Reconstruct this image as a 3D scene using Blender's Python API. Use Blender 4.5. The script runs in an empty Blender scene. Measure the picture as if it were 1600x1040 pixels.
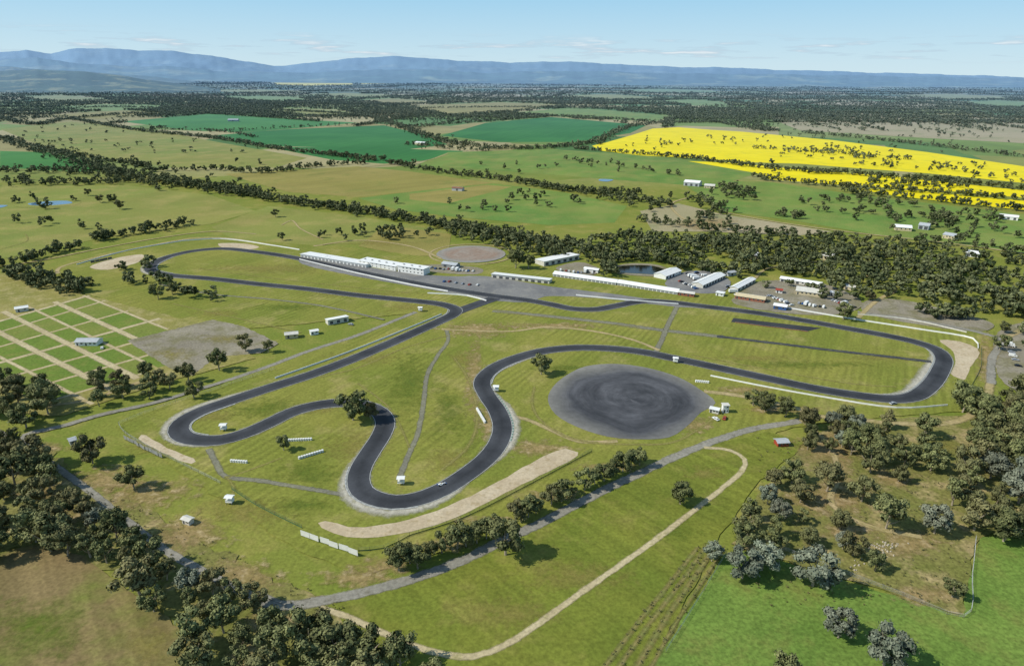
import bpy, math, random
import numpy as np
from mathutils import Vector, Matrix
random.seed(7); rng = np.random.default_rng(7)
scene = bpy.context.scene; C = scene.collection
scene.view_settings.view_transform = 'Standard'
# ------------------------------------------------------------------ camera
H = 180.0; F = 1600 * 24 / 36; PITCH = math.atan(404 / F); ROLL = math.radians(0.43)
fwd = Vector((0, math.cos(PITCH), -math.sin(PITCH)))
r0 = Vector((1, 0, 0)); u0 = Vector((0, math.sin(PITCH), math.cos(PITCH)))
RT = r0 * math.cos(ROLL) + u0 * math.sin(ROLL); UP = u0 * math.cos(ROLL) - r0 * math.sin(ROLL)
cam = bpy.data.objects.new('camera', bpy.data.cameras.new('camera')); C.objects.link(cam)
M = Matrix((RT, UP, -fwd)).transposed().to_4x4(); M.translation = Vector((0, 0, H)); cam.matrix_world = M
cam.data.lens = 24; cam.data.sensor_width = 36; cam.data.sensor_fit = 'HORIZONTAL'
cam.data.clip_start = 1; cam.data.clip_end = 300000; scene.camera = cam
def ray(u, v): return fwd * F + RT * (u - 800) + UP * (520 - v)
def P(u, v, z=0.0):
    r = ray(u, v)
    t = (z - H) / r.z
    return (r.x * t, r.y * t)
def proj(x, y, z=0.0):
    d = Vector((x, y, z - H)); w = d.dot(fwd)
    return (800 + F * d.dot(RT) / w, 520 - F * d.dot(UP) / w) if w > 1 else (-9999, -9999)
def inpoly(p, poly):
    x, y = p; c = False; j = len(poly) - 1
    for i in range(len(poly)):
        xi, yi = poly[i]; xj, yj = poly[j]
        if (yi > y) != (yj > y) and x < (xj - xi) * (y - yi) / (yj - yi) + xi: c = not c
        j = i
    return c
# ------------------------------------------------------------------ light
EL = math.radians(43); SD = Vector((-0.98, -0.16, 0)).normalized() * math.cos(EL); SD.z = math.sin(EL)
sun = bpy.data.objects.new('sun', bpy.data.lights.new('sun', 'SUN')); C.objects.link(sun)
sun.data.energy = 4.8; sun.data.angle = math.radians(.5); sun.data.color = (1, .955, .86)
sun.rotation_euler = SD.to_track_quat('Z', 'Y').to_euler()
def lin(h):
    h = h.lstrip('#'); o = []
    for i in (0, 2, 4):
        c = int(h[i:i + 2], 16) / 255
        o.append(c / 12.92 if c <= .04045 else ((c + .055) / 1.055) ** 2.4)
    return (*o, 1)
W = bpy.data.worlds.new('World'); scene.world = W; W.use_nodes = True
nt = W.node_tree; nt.nodes.clear(); N = nt.nodes; LK = nt.links.new
SKS = .14
sky = N.new('ShaderNodeTexSky'); sky.sky_type = 'NISHITA'; sky.sun_disc = False; sky.sun_elevation = EL
sky.sun_rotation = math.atan2(SD.x, SD.y); sky.altitude = 200; sky.dust_density = .5; sky.ozone_density = 2; sky.air_density = 1.0
tc = N.new('ShaderNodeTexCoord'); sp = N.new('ShaderNodeSeparateXYZ'); LK(tc.outputs['Generated'], sp.inputs[0])
def wmix(f, a, b):
    k = N.new('ShaderNodeMix'); k.data_type = 'RGBA'
    for v, i in ((f, 0), (a, 6), (b, 7)):
        if isinstance(v, (float, tuple)): k.inputs[i].default_value = v
        else: LK(v, k.inputs[i])
    return k.outputs[2]
def wr(v, a, b, c=0, d=1):
    k = N.new('ShaderNodeMapRange'); k.inputs[1].default_value = a; k.inputs[2].default_value = b; k.inputs[3].default_value = c; k.inputs[4].default_value = d; LK(v, k.inputs[0]); return k.outputs[0]
def wm(op, a, b):
    k = N.new('ShaderNodeMath'); k.operation = op
    for v, i in ((a, 0), (b, 1)):
        if isinstance(v, float): k.inputs[i].default_value = v
        else: LK(v, k.inputs[i])
    return k.outputs[0]
def sc_(h): c = lin(h); return (c[0] / SKS, c[1] / SKS, c[2] / SKS, 1)
grad = wmix(wr(sp.outputs[2], 0.0, .10), sc_('CDE6F1'), sc_('9DD0EE'))
base = wmix(wr(sp.outputs[2], .10, .5, .92, .15), sky.outputs[0], grad)
mp = N.new('ShaderNodeMapping'); mp.inputs['Scale'].default_value = (13, 13, 170); mp.inputs['Location'].default_value = (5.1, 2.7, .9); LK(tc.outputs['Generated'], mp.inputs[0])
cn = N.new('ShaderNodeTexNoise'); cn.inputs['Scale'].default_value = 1; cn.inputs['Detail'].default_value = 6; cn.inputs['Roughness'].default_value = .6; LK(mp.outputs[0], cn.inputs[0])
cl = wm('MULTIPLY', wr(cn.outputs[0], .52, .66), wm('MULTIPLY', wr(sp.outputs[2], .052, .034), wr(sp.outputs[2], .014, .024)))
fcol = wmix(wm('MULTIPLY', cl, .7), base, wmix(wr(cn.outputs[0], .56, .70), sc_('A3B9CE'), sc_('E9EFF3')))
bg = N.new('ShaderNodeBackground'); bg.inputs[1].default_value = SKS; LK(fcol, bg.inputs[0])
wo = N.new('ShaderNodeOutputWorld'); LK(bg.outputs[0], wo.inputs[0])
# ------------------------------------------------------------------ materials
hz = bpy.data.node_groups.new('painted_haze', 'ShaderNodeTree')  # haze painted into the base colour, growing with distance from the world origin
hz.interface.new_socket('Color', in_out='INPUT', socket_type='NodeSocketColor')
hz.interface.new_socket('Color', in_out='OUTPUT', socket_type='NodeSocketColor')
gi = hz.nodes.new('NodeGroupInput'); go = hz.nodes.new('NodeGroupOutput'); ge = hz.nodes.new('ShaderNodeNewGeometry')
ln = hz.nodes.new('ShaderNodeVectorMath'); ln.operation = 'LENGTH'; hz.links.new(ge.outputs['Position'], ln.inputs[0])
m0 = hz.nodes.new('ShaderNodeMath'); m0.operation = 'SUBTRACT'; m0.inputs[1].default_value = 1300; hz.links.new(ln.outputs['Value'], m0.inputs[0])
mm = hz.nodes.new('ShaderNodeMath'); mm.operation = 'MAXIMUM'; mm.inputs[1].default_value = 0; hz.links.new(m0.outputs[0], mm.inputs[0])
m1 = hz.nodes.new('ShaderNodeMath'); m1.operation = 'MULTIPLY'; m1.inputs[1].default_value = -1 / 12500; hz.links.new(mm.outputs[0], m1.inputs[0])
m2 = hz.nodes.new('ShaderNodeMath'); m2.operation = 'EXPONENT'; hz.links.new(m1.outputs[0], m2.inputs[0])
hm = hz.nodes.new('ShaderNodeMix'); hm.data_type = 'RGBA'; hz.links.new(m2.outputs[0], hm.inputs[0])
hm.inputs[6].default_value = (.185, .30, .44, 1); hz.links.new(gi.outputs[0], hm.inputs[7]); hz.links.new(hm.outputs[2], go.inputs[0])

class MT:
    def __init__(s, name, rough=.95, spec=.1):
        s.m = bpy.data.materials.new(name); s.m.use_nodes = True; s.t = s.m.node_tree; s.t.nodes.clear(); s.L = s.t.links.new
        s.out = s.n('ShaderNodeOutputMaterial'); s.b = s.n('ShaderNodeBsdfPrincipled')
        s.b.inputs['Roughness'].default_value = rough; s.b.inputs['Specular IOR Level'].default_value = spec
        s.L(s.b.outputs[0], s.out.inputs[0]); s.g = s.n('ShaderNodeNewGeometry')
    def n(s, t): return s.t.nodes.new(t)
    def noise(s, scale, vec=None, detail=3, rough=.55, dist=0):
        k = s.n('ShaderNodeTexNoise'); k.inputs['Scale'].default_value = scale; k.inputs['Detail'].default_value = min(detail, 4)
        k.inputs['Roughness'].default_value = rough; k.inputs['Distortion'].default_value = dist
        s.L(vec or s.g.outputs['Position'], k.inputs['Vector']); return k.outputs[0]
    def rng(s, v, a, b, c=0, d=1):
        k = s.n('ShaderNodeMapRange'); k.inputs[1].default_value = a; k.inputs[2].default_value = b; k.inputs[3].default_value = c; k.inputs[4].default_value = d
        s.L(v, k.inputs[0]); return k.outputs[0]
    def mix(s, f, a, b, mode='MIX'):
        k = s.n('ShaderNodeMix'); k.data_type = 'RGBA'; k.blend_type = mode
        for v, i in ((f, 0), (a, 6), (b, 7)):
            if isinstance(v, (int, float)) or isinstance(v, tuple): k.inputs[i].default_value = v
            else: s.L(v, k.inputs[i])
        return k.outputs[2]
    def math(s, op, a, b=None):
        k = s.n('ShaderNodeMath'); k.operation = op
        for v, i in ((a, 0), (b, 1)):
            if v is None: continue
            if isinstance(v, (int, float)): k.inputs[i].default_value = v
            else: s.L(v, k.inputs[i])
        return k.outputs[0]
    def bright(s, col, val):
        k = s.n('ShaderNodeVectorMath'); k.operation = 'SCALE'; s.L(col, k.inputs[0]); s.L(val, k.inputs['Scale']); return k.outputs[0]
    def stretch(s, vec3, rotz=0):
        k = s.n('ShaderNodeMapping'); k.inputs['Scale'].default_value = vec3
        k0 = s.n('ShaderNodeMapping'); k0.inputs['Rotation'].default_value = (0, 0, rotz)
        s.L(s.g.outputs['Position'], k0.inputs[0]); s.L(k0.outputs[0], k.inputs[0]); return k.outputs[0]
    def uv(s):
        k = s.n('ShaderNodeUVMap'); q = s.n('ShaderNodeSeparateXYZ'); s.L(k.outputs[0], q.inputs[0]); return q.outputs[0], q.outputs[1]
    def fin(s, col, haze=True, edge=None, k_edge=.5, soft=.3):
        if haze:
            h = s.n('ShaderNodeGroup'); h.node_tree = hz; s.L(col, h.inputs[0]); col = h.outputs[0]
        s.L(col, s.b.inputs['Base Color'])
        if edge:
            u, v = s.uv()
            if edge == 'ribbon': e = s.math('MULTIPLY', s.math('MINIMUM', u, s.math('SUBTRACT', 1.0, u)), 2.0)
            else: e = s.math('SUBTRACT', 1.0, u)
            nz = s.math('ADD', s.noise(.2, detail=6, rough=.7), -.5)
            a = s.math('ADD', e, s.math('MULTIPLY', nz, 2.2 if edge == 'patch' else .8))
            a = s.rng(a, k_edge * .35, k_edge * .35 + soft)
            if edge == 'patch': a = s.math('MULTIPLY', a, .8)
            t = s.n('ShaderNodeBsdfTransparent'); mx = s.n('ShaderNodeMixShader')
            s.L(a, mx.inputs[0]); s.L(t.outputs[0], mx.inputs[1]); s.L(s.b.outputs[0], mx.inputs[2]); s.L(mx.outputs[0], s.out.inputs[0])
        return s.m
def surf(name, A, B, Cc=None, s1=.014, s2=.09, c2=(.54, .66), fine=(.78, 1.22), s3=.7, edge=None, rough=.95, streak=None, k_edge=.5, soft=.3, mow=None):
    m = MT(name, rough); col = m.mix(m.rng(m.noise(s1, detail=4, dist=.4), .36, .64), lin(A), lin(B))
    if Cc: col = m.mix(m.math('MULTIPLY', m.rng(m.noise(s2, detail=4, rough=.65), *c2), .75), col, lin(Cc))
    if streak:
        v = m.stretch((streak[0], streak[1], 1), streak[2])
        col = m.bright(col, m.rng(m.noise(1, v, 2), .35, .65, 1 - streak[3], 1 + streak[3]))
    if mow:      # mown swathes: stripes of fixed width whose strength comes and goes
        q = m.n('ShaderNodeSeparateXYZ'); m.L(m.stretch((1, 1, 1), mow[1]), q.inputs[0])
        w = m.math('SINE', m.math('ADD', m.math('MULTIPLY', q.outputs[0], 6.283 / mow[0]), m.math('MULTIPLY', m.noise(.02, detail=1), 9)))
        k = m.math('MULTIPLY', w, m.rng(m.noise(.012, detail=2), .45, .6, 0, mow[2])); col = m.bright(col, m.math('ADD', k, 1.0))
    col = m.bright(col, m.rng(m.noise(s3, detail=2, rough=.7), .3, .7, *fine))
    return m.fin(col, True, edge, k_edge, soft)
def plain(name, A, var=.12, rough=.6, spec=.3, s=.5):
    m = MT(name, rough, spec); col = m.n('ShaderNodeRGB'); col.outputs[0].default_value = lin(A)
    c = m.bright(col.outputs[0], m.rng(m.noise(s, detail=3), .3, .7, 1 - var, 1 + var)); return m.fin(c, True)

MG = {}
MG['infield'] = surf('infield_grass', '6E7530', '7F7E3A', '978C56', s1=.018, s2=.035, c2=(.53, .72), streak=(.45, .018, .5, .08), fine=(.78, 1.2), mow=(5, .5, .10))
MG['lower'] = surf('lower_field_grass', '626D29', '747730', '857D42', s1=.018, s2=.035, c2=(.53, .72), streak=(.3, .012, -.75, .10), fine=(.76, 1.2), mow=(7, -.75, .09))
MG['bright'] = surf('bright_pasture', '5C7431', '6B8039', '70733A', s1=.03, s2=.06, c2=(.50, .70), fine=(.70, 1.28))
MG['brownfield'] = surf('brown_pasture', '7C6B4A', '70693B', '667030', s1=.014, s2=.02, c2=(.44, .58), streak=(.25, .012, -.65, .12))
MG['scrub'] = surf('scrub_ground', '686B34', '7A7543', 'A39068', s1=.04, s2=.06, c2=(.52, .66), fine=(.65, 1.3))
MG['paddock'] = surf('camping_grass', '7A783E', '878046', 'A09466', s1=.02, c2=(.46, .66))
MG['plot'] = surf('plot_grass', '5D722D', '677831', '76773C', s1=.03, c2=(.52, .7))
MG['plot2'] = surf('plot_grass_dry', '697634', '727938', '7F7D44', s1=.03, c2=(.52, .7))
MG['crop'] = surf('dark_crop', '30652F', '3A7036', s1=.004, fine=(.92, 1.08), streak=(.08, .004, .3, .08))
MG['crop2'] = surf('dark_crop_left', '3B6D30', '477A38', s1=.004, fine=(.92, 1.08))
MG['green'] = surf('green_pasture', '5D7A38', '6D813C', '808346', s1=.006, s2=.02, c2=(.44, .68), streak=(.03, .006, .3, .06))
MG['olive'] = surf('olive_pasture', '7F793F', '8B8148', '74763B', s1=.006, s2=.02, streak=(.03, .006, .9, .08))
MG['lightgreen'] = surf('light_pasture', '717C3A', '807F41', '91884F', s1=.004, s2=.02, c2=(.48, .66), streak=(.02, .005, .3, .06))
MG['tan'] = surf('dry_pasture', '928A68', '9C9174', '7C8058', s1=.004, s2=.01)
MG['canola'] = surf('canola_crop', 'D3C210', 'DCCB16', 'B4B32A', s1=.01, s2=.03, c2=(.53, .72), fine=(.93, 1.07))
MG['sand'] = surf('gravel_trap_sand', 'AC9C80', 'B9AB90', '9B8A69', s1=.06, s2=.3, fine=(.86, 1.14))
MG['verge'] = surf('gravel_verge', '97937A', 'A29E88', '83804E', s1=.05, s2=.25, edge='ribbon', k_edge=.45, soft=.5)
MG['vergewide'] = surf('pale_runoff_gravel', 'A39E8E', 'ADA898', '8E896C', s1=.05, s2=.25, edge='ribbon', k_edge=.7, soft=.6)
MG['dirt'] = surf('dirt_track', 'A5946D', '978A60', '837B48', s1=.06, s2=.2, edge='ribbon', k_edge=.5, soft=.4)
MG['lane'] = surf('mown_lane', 'B3A683', 'A79976', '918A5C', s1=.06, s2=.2, edge='ribbon', k_edge=.3, soft=.4)
MG['faint'] = surf('faint_track', '8F8650', '87824A', '7B7B3C', s1=.06, s2=.2, edge='ribbon', k_edge=1.0, soft=.8)
MG['road'] = surf('grey_road', '7F7C70', '8A867A', '706B5C', s1=.05, s2=.25, edge='ribbon', k_edge=.15)
MG['oldtar'] = surf('old_tar', '716F61', '7B7965', '6B6B4E', s1=.05, s2=.25, edge='ribbon', k_edge=.5, soft=.4)
MG['yard'] = surf('gravel_yard', '7D7666', '8D8674', '6E6A4A', s1=.03, s2=.06, c2=(.46, .62), fine=(.78, 1.22))
MG['apron'] = surf('paddock_tar', '6B6B6A', '7C7B77', '8B8880', s1=.03, s2=.1, c2=(.5, .7), fine=(.9, 1.1))
MG['darktar'] = surf('dark_tar', '303235', '3E4042', s1=.03, fine=(.9, 1.1))
MG['midtar'] = surf('worn_dark_tar', '3B3E41', '494B4B', '62624D', s1=.03, s2=.1, edge='ribbon', k_edge=.3, soft=.5)
MG['bare'] = surf('bare_earth', 'A08A60', '8F7E50', 'B3A17B', s1=.06, s2=.2, edge='patch', soft=.7)
MG['brownpatch'] = surf('dry_grass_patch', '8D8345', '92864C', '7F7C3C', s1=.06, s2=.2, edge='patch', k_edge=.8, soft=1.1)
MG['rich'] = surf('lush_grass_patch', '60702C', '67752B', '5D6E2A', s1=.06, s2=.2, edge='patch', k_edge=.8, soft=1.1)
MG['ditch'] = surf('planting_strip_soil', '7E7645', '8A7E50', '69703A', s1=.05, s2=.2, c2=(.44, .58), edge='ribbon', k_edge=.9, soft=.7)
def track_mat():
    m = MT('race_track_asphalt', .85, .15); u, v = m.uv()
    col = m.mix(m.rng(m.noise(.05, detail=3), .35, .65), lin('313336'), lin('404245'))
    c = m.rng(m.math('ABSOLUTE', m.math('SUBTRACT', u, .5)), 0, .48, .84, 1.35)
    col = m.bright(col, c); col = m.bright(col, m.rng(m.noise(.9, detail=2), .3, .7, .9, 1.1)); return m.fin(col)
MG['track'] = track_mat()
def pan_mat(name, cx, cy, cols, R):
    m = MT(name, .9); sx = m.n('ShaderNodeSeparateXYZ'); m.L(m.g.outputs['Position'], sx.inputs[0])
    dx = m.math('SUBTRACT', sx.outputs[0], cx); dy = m.math('SUBTRACT', sx.outputs[1], cy)
    wob = m.math('MULTIPLY', m.math('SUBTRACT', m.noise(.02, detail=2), .5), R * .6)
    r = m.math('ADD', m.math('SQRT', m.math('ADD', m.math('MULTIPLY', dx, dx), m.math('MULTIPLY', dy, dy))), wob)
    th = m.math('ADD', m.math('ARCTAN2', dy, dx), m.math('MULTIPLY', r, .02))
    def ringn(kr, ka, det, sc):
        cb = m.n('ShaderNodeCombineXYZ'); m.L(m.math('MULTIPLY', r, kr), cb.inputs[0])
        m.L(m.math('MULTIPLY', m.math('COSINE', th), ka), cb.inputs[1]); m.L(m.math('MULTIPLY', m.math('SINE', th), ka), cb.inputs[2]); return m.noise(sc, cb.outputs[0], det, .6)
    col = m.mix(m.rng(ringn(.07, .5, 4, 1.2), .34, .68), lin(cols[0]), lin(cols[1]))
    col = m.bright(col, m.rng(ringn(.9, 2.2, 4, 1.0), .3, .7, .88, 1.12))
    col = m.mix(m.rng(r, R * .66, R * 1.05), col, lin(cols[2]))
    col = m.bright(col, m.rng(m.noise(.3, detail=4), .3, .7, .88, 1.12))
    return m.fin(col)
def ground_mat():
    m = MT('open_country', .95)
    v = m.stretch((1, .8, 1), .35)
    k = m.n('ShaderNodeTexVoronoi'); k.distance = 'CHEBYCHEV'; k.inputs['Scale'].default_value = .0026; k.inputs['Randomness'].default_value = .75
    m.L(v, k.inputs['Vector']); q = m.n('ShaderNodeSeparateXYZ'); m.L(k.outputs['Color'], q.inputs[0])
    ramp = m.n('ShaderNodeValToRGB'); ramp.color_ramp.interpolation = 'CONSTANT'; el = ramp.color_ramp.elements
    stops = [(0, '667A3B'), (.14, '7B8043'), (.26, '4C6A35'), (.36, '898253'), (.48, '6D803F'), (.6, '9A9169'), (.74, '768249'), (.86, '918E5E'), (.95, '56733B')]
    el[0].color = lin(stops[0][1]); el[1].position = stops[1][0]; el[1].color = lin(stops[1][1])
    for p, c in stops[2:]:
        e = el.new(p); e.color = lin(c)
    m.L(q.outputs[0], ramp.inputs[0])
    sy = m.n('ShaderNodeSeparateXYZ'); m.L(m.g.outputs['Position'], sy.inputs[0])
    near = m.mix(m.rng(m.noise(.01, detail=4), .36, .64), lin('69752E'), lin('7B7D38'))
    near = m.mix(m.math('MULTIPLY', m.rng(m.noise(.05, detail=4), .50, .68), .65), near, lin('8F8549'))
    far = m.bright(ramp.outputs[0], m.rng(m.noise(.01, detail=4), .3, .7, .85, 1.15))
    wood = m.rng(m.noise(1, m.stretch((.0007, .0030, 1), -.1), 4, .65), .48, .52)
    wf = m.math('MULTIPLY', wood, m.rng(sy.outputs[1], 4500, 8500, .0, .9))
    far = m.mix(wf, far, lin('303F2E'))
    col = m.mix(m.rng(sy.outputs[1], 1150, 1500), near, far)
    col = m.bright(col, m.rng(m.noise(.7, detail=2), .3, .7, .8, 1.2))
    return m.fin(col)
MG['ground'] = ground_mat()
MO = {k: plain(k + '_surface', c, v, r) for k, c, v, r in [
    ('white', 'DCDCD6', .05, .5), ('offwhite', 'C2BFB3', .12, .7), ('grey', '8B8D8C', .1, .7), ('darkgrey', '4A4D50', .1, .7), ('glass', '1E2830', .1, .15),
    ('red', '94402F', .1, .5), ('brick', '8C5844', .15, .8), ('cream', 'BDB08E', .1, .8), ('greenpaint', '3C6248', .1, .6), ('blue', '34588C', .1, .5),
    ('bark', '948975', .25, .95), ('tyre', '1C1C1D', .1, .9), ('silver', '9A9EA2', .05, .4), ('black', '1E2023', .05, .4), ('rust', '7D5A44', .2, .8), ('zinc', 'A8ACAD', .1, .45), ('timber', '6F6553', .2, .9), ('yellow', 'C9A42A', .1, .5), ('rock', 'A89F8C', .2, .9)]}
def water_mat(name, c):
    m = MT(name, .15, .4); k = m.n('ShaderNodeRGB'); k.outputs[0].default_value = lin(c)
    bp = m.n('ShaderNodeBump'); bp.inputs['Strength'].default_value = .3; m.L(m.noise(.8, detail=3), bp.inputs['Height']); m.L(bp.outputs[0], m.b.inputs['Normal']); return m.fin(k.outputs[0])
MO['water'] = water_mat('dark_water', '1E1E16'); MO['bluewater'] = water_mat('blue_water', '46637A')
def leaf_mat(name, dark, light, brown, obj_random=True):
    m = MT(name, .8, .1); a = m.n('ShaderNodeAttribute'); a.attribute_name = 'tint'
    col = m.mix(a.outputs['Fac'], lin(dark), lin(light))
    if obj_random:
        oi = m.n('ShaderNodeObjectInfo'); col = m.mix(m.math('MULTIPLY', m.rng(oi.outputs['Random'], .45, 1.0), .55), col, lin(brown))
        col = m.bright(col, m.rng(m.math('FRACT', m.math('MULTIPLY', oi.outputs['Random'], 7.3)), 0, 1, .75, 1.28))
    return m.fin(col)
MO['leaf'] = leaf_mat('gum_leaves', '424A2E', '7F8254', '6F6547'); MO['greyleaf'] = leaf_mat('grey_gum_leaves', '576150', '8A907A', '7A7965')
MO['leafstuff'] = leaf_mat('far_leaves', '384329', '737752', '5E5A40', False); MO['weed'] = leaf_mat('dry_weeds', '5C5D36', '857E56', '8A7B58', False)
# ------------------------------------------------------------------ mesh helpers
def newmesh(name, vs, fs, mat, parent=None, uvs=None):
    me = bpy.data.meshes.new(name); me.from_pydata(vs, [], fs)
    if uvs is not None:
        l = me.uv_layers.new(name='UVMap')
        idx = np.empty(len(me.loops), dtype=np.int32); me.loops.foreach_get('vertex_index', idx)
        l.data.foreach_set('uv', np.asarray(uvs, dtype=np.float32)[idx].ravel())
    me.materials.append(mat); o = bpy.data.objects.new(name, me); C.objects.link(o)
    if parent: o.parent = parent
    return o
class MB:
    def __init__(s): s.v = []; s.f = []
    def box(s, x0, x1, y0, y1, z0, z1):
        b = len(s.v); s.v += [(x, y, z) for z in (z0, z1) for x, y in ((x0, y0), (x1, y0), (x1, y1), (x0, y1))]
        s.f += [tuple(b + i for i in q) for q in ((3, 2, 1, 0), (4, 5, 6, 7), (0, 1, 5, 4), (1, 2, 6, 5), (2, 3, 7, 6), (3, 0, 4, 7))]
    def prism(s, prof, a, b, axis='x'):
        n = len(prof); k = len(s.v)
        for t in (a, b): s.v += [((t, p, q) if axis == 'x' else (p, t, q)) for p, q in prof]
        s.f += [tuple(k + i for i in range(n))[::-1], tuple(k + n + i for i in range(n))]
        s.f += [(k + i, k + (i + 1) % n, k + n + (i + 1) % n, k + n + i) for i in range(n)]
    def tube(s, pts, rads, n=6):
        k = len(s.v)
        for j, (p, r) in enumerate(zip(pts, rads)):
            p = Vector(p); d = (Vector(pts[min(j + 1, len(pts) - 1)]) - Vector(pts[max(j - 1, 0)])).normalized()
            a = d.orthogonal().normalized(); b = d.cross(a)
            for i in range(n):
                t = 2 * math.pi * i / n; s.v.append(tuple(p + (a * math.cos(t) + b * math.sin(t)) * r))
        for j in range(len(pts) - 1):
            for i in range(n): s.f.append((k + j * n + i, k + j * n + (i + 1) % n, k + (j + 1) * n + (i + 1) % n, k + (j + 1) * n + i))
        s.f.append(tuple(k + i for i in range(n))[::-1]); s.f.append(tuple(k + (len(pts) - 1) * n + i for i in range(n)))
    def quad(s, a, b, c, d):
        k = len(s.v); s.v += [a, b, c, d]; s.f.append((k, k + 1, k + 2, k + 3))
    def build(s, name, mat, parent=None): return newmesh(name, s.v, s.f, mat, parent)
# every flat layer lies in a thin stack: FL keeps the order of the layers but only about a millimetre apart
def FL(z): return z if z < .36 else .36 + (z - .36) * .2
def tag(o, label, cat, group=None):
    o['label'] = label; o['category'] = cat
    if group: o['group'] = group
    return o
def thing(name, label, cat, loc=(0, 0, 0), rz=0, group=None):
    o = bpy.data.objects.new(name, None); o.empty_display_size = 1; C.objects.link(o); o.location = (loc[0], loc[1], FL(loc[2])); o.rotation_euler = (0, 0, rz); return tag(o, label, cat, group)
def copytree(src, loc, rz=0, sc=1, label=None, group=None):
    kids = {}
    def cp(o, par):
        c = o.copy(); C.objects.link(c)
        if par: c.parent = par
        for ch in kids.get(o.name, []): cp(ch, c)
        return c
    def walk(o):
        kids[o.name] = list(o.children)
        for c in o.children: walk(c)
    walk(src); r = cp(src, None); r.location = (loc[0], loc[1], FL(loc[2])); r.rotation_euler = (0, 0, rz); r.scale = (sc, sc, sc) if not isinstance(sc, tuple) else sc
    if label: r['label'] = label
    if group: r['group'] = group
    return r
def smooth(pts, step=4.0, closed=False):
    pts = [Vector((p[0], p[1])) for p in pts]; n = len(pts); out = []
    g = (lambda i: pts[i % n]) if closed else (lambda i: pts[max(0, min(n - 1, i))])
    for i in range(n if closed else n - 1):
        a, b, c, d = g(i - 1), g(i), g(i + 1), g(i + 2); L = (c - b).length
        al = .5; t1 = (b - a).length ** al if (b - a).length > 1e-6 else L ** al; t2 = max(L ** al, 1e-3); t3 = (d - c).length ** al if (d - c).length > 1e-6 else L ** al
        m1_ = (c - b) + t2 * ((b - a) / t1 - (c - a) / (t1 + t2)); m2_ = (c - b) + t2 * ((d - c) / t3 - (d - b) / (t2 + t3))
        k = max(1, int(L / step))
        for j in range(k):
            t = j / k; out.append(b * (2 * t**3 - 3 * t**2 + 1) + m1_ * (t**3 - 2 * t**2 + t) + c * (-2 * t**3 + 3 * t**2) + m2_ * (t**3 - t**2))
    if not closed: out.append(pts[-1])
    return out
def offsets(pl, closed=False):
    n = len(pl); o = []
    for i in range(n):
        a = pl[(i - 1) % n] if closed else pl[max(i - 1, 0)]; b = pl[(i + 1) % n] if closed else pl[min(i + 1, n - 1)]
        d = (b - a).normalized(); o.append(Vector((-d.y, d.x)))
    return o
def ribbon(name, px, w, z, mat, closed=False, off=0, jit=0, world=False, step=4.0, kind='structure', w1=None):
    pl = smooth([P(*p) for p in px] if not world else px, step, closed); nr = offsets(pl, closed); n = len(pl)
    vs, uv, fs = [], [], []; L = 0
    m = n + 1 if closed else n
    for i in range(m):
        p = pl[i % n]; q = nr[i % n]
        if i: L += (p - pl[(i - 1) % n]).length
        s_ = math.sin(math.pi * i / (m - 1)) if w1 is not None else 0
        ww = w if w1 is None else w + (w1 - w) * s_
        oo = off if w1 is None else off * (.45 + .55 * s_)
        for t in (-.5, -.17, .17, .5):
            e = p + q * (oo + t * ww + (random.uniform(-jit, jit) if abs(t) == .5 else 0)); vs.append((e.x, e.y, FL(z) + .000004 * i)); uv.append((t + .5, L))
    for i in range(m - 1):
        for k in range(3): fs.append((i * 4 + k + 1, i * 4 + k, i * 4 + k + 4, i * 4 + k + 5))
    o = newmesh(name, vs, fs, mat, None, uv)
    if kind: o['kind'] = kind
    return o
def poly(name, px, z, mat, sm=False, jit=0, step=5, sub=0):
    pts = [Vector(P(*p)) for p in px]
    if sm: pts = smooth(pts, step, True)
    if sub:
        q = []
        for i, p in enumerate(pts):
            b = pts[(i + 1) % len(pts)]; k = max(1, int((b - p).length / sub)); q += [p.lerp(b, j / k) for j in range(k)]
        pts = q
    if jit: pts = [p + Vector((random.uniform(-jit, jit), random.uniform(-jit, jit))) for p in pts]
    o = newmesh(name, [(p.x, p.y, FL(z)) for p in pts], [tuple(range(len(pts)))], mat)
    o['kind'] = 'structure'
    if o.data.polygons[0].normal.z < 0: o.data.flip_normals()
    return o
# ------------------------------------------------------------------ ground sheet
gx = [0, 250, 500, 1000, 2000, 4000, 8000, 16000, 32000, 70000, 130000]
ax = [-g for g in gx[:0:-1]] + gx; n = len(ax)
o = newmesh('ground', [(x, y, 0) for y in ax for x in ax], [(j * n + i, j * n + i + 1, (j + 1) * n + i + 1, (j + 1) * n + i) for j in range(n - 1) for i in range(n - 1)], MG['ground']); o['kind'] = 'structure'
CAN1 = [(925, 228), (950, 222), (985, 212), (1020, 201), (1060, 199), (1110, 203), (1160, 206), (1300, 219), (1450, 238), (1640, 266), (1640, 290), (1540, 280), (1450, 271), (1340, 263), (1250, 256), (1180, 254), (1100, 248), (1000, 243), (940, 236)]
CAN2 = [(1075, 252), (1140, 254), (1240, 264), (1400, 276), (1500, 287), (1640, 302), (1640, 313), (1500, 300), (1330, 290), (1200, 280), (1190, 272)]
CAN3 = [(1330, 294), (1430, 298), (1520, 306), (1640, 318), (1640, 332), (1500, 318), (1400, 306)]
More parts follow.
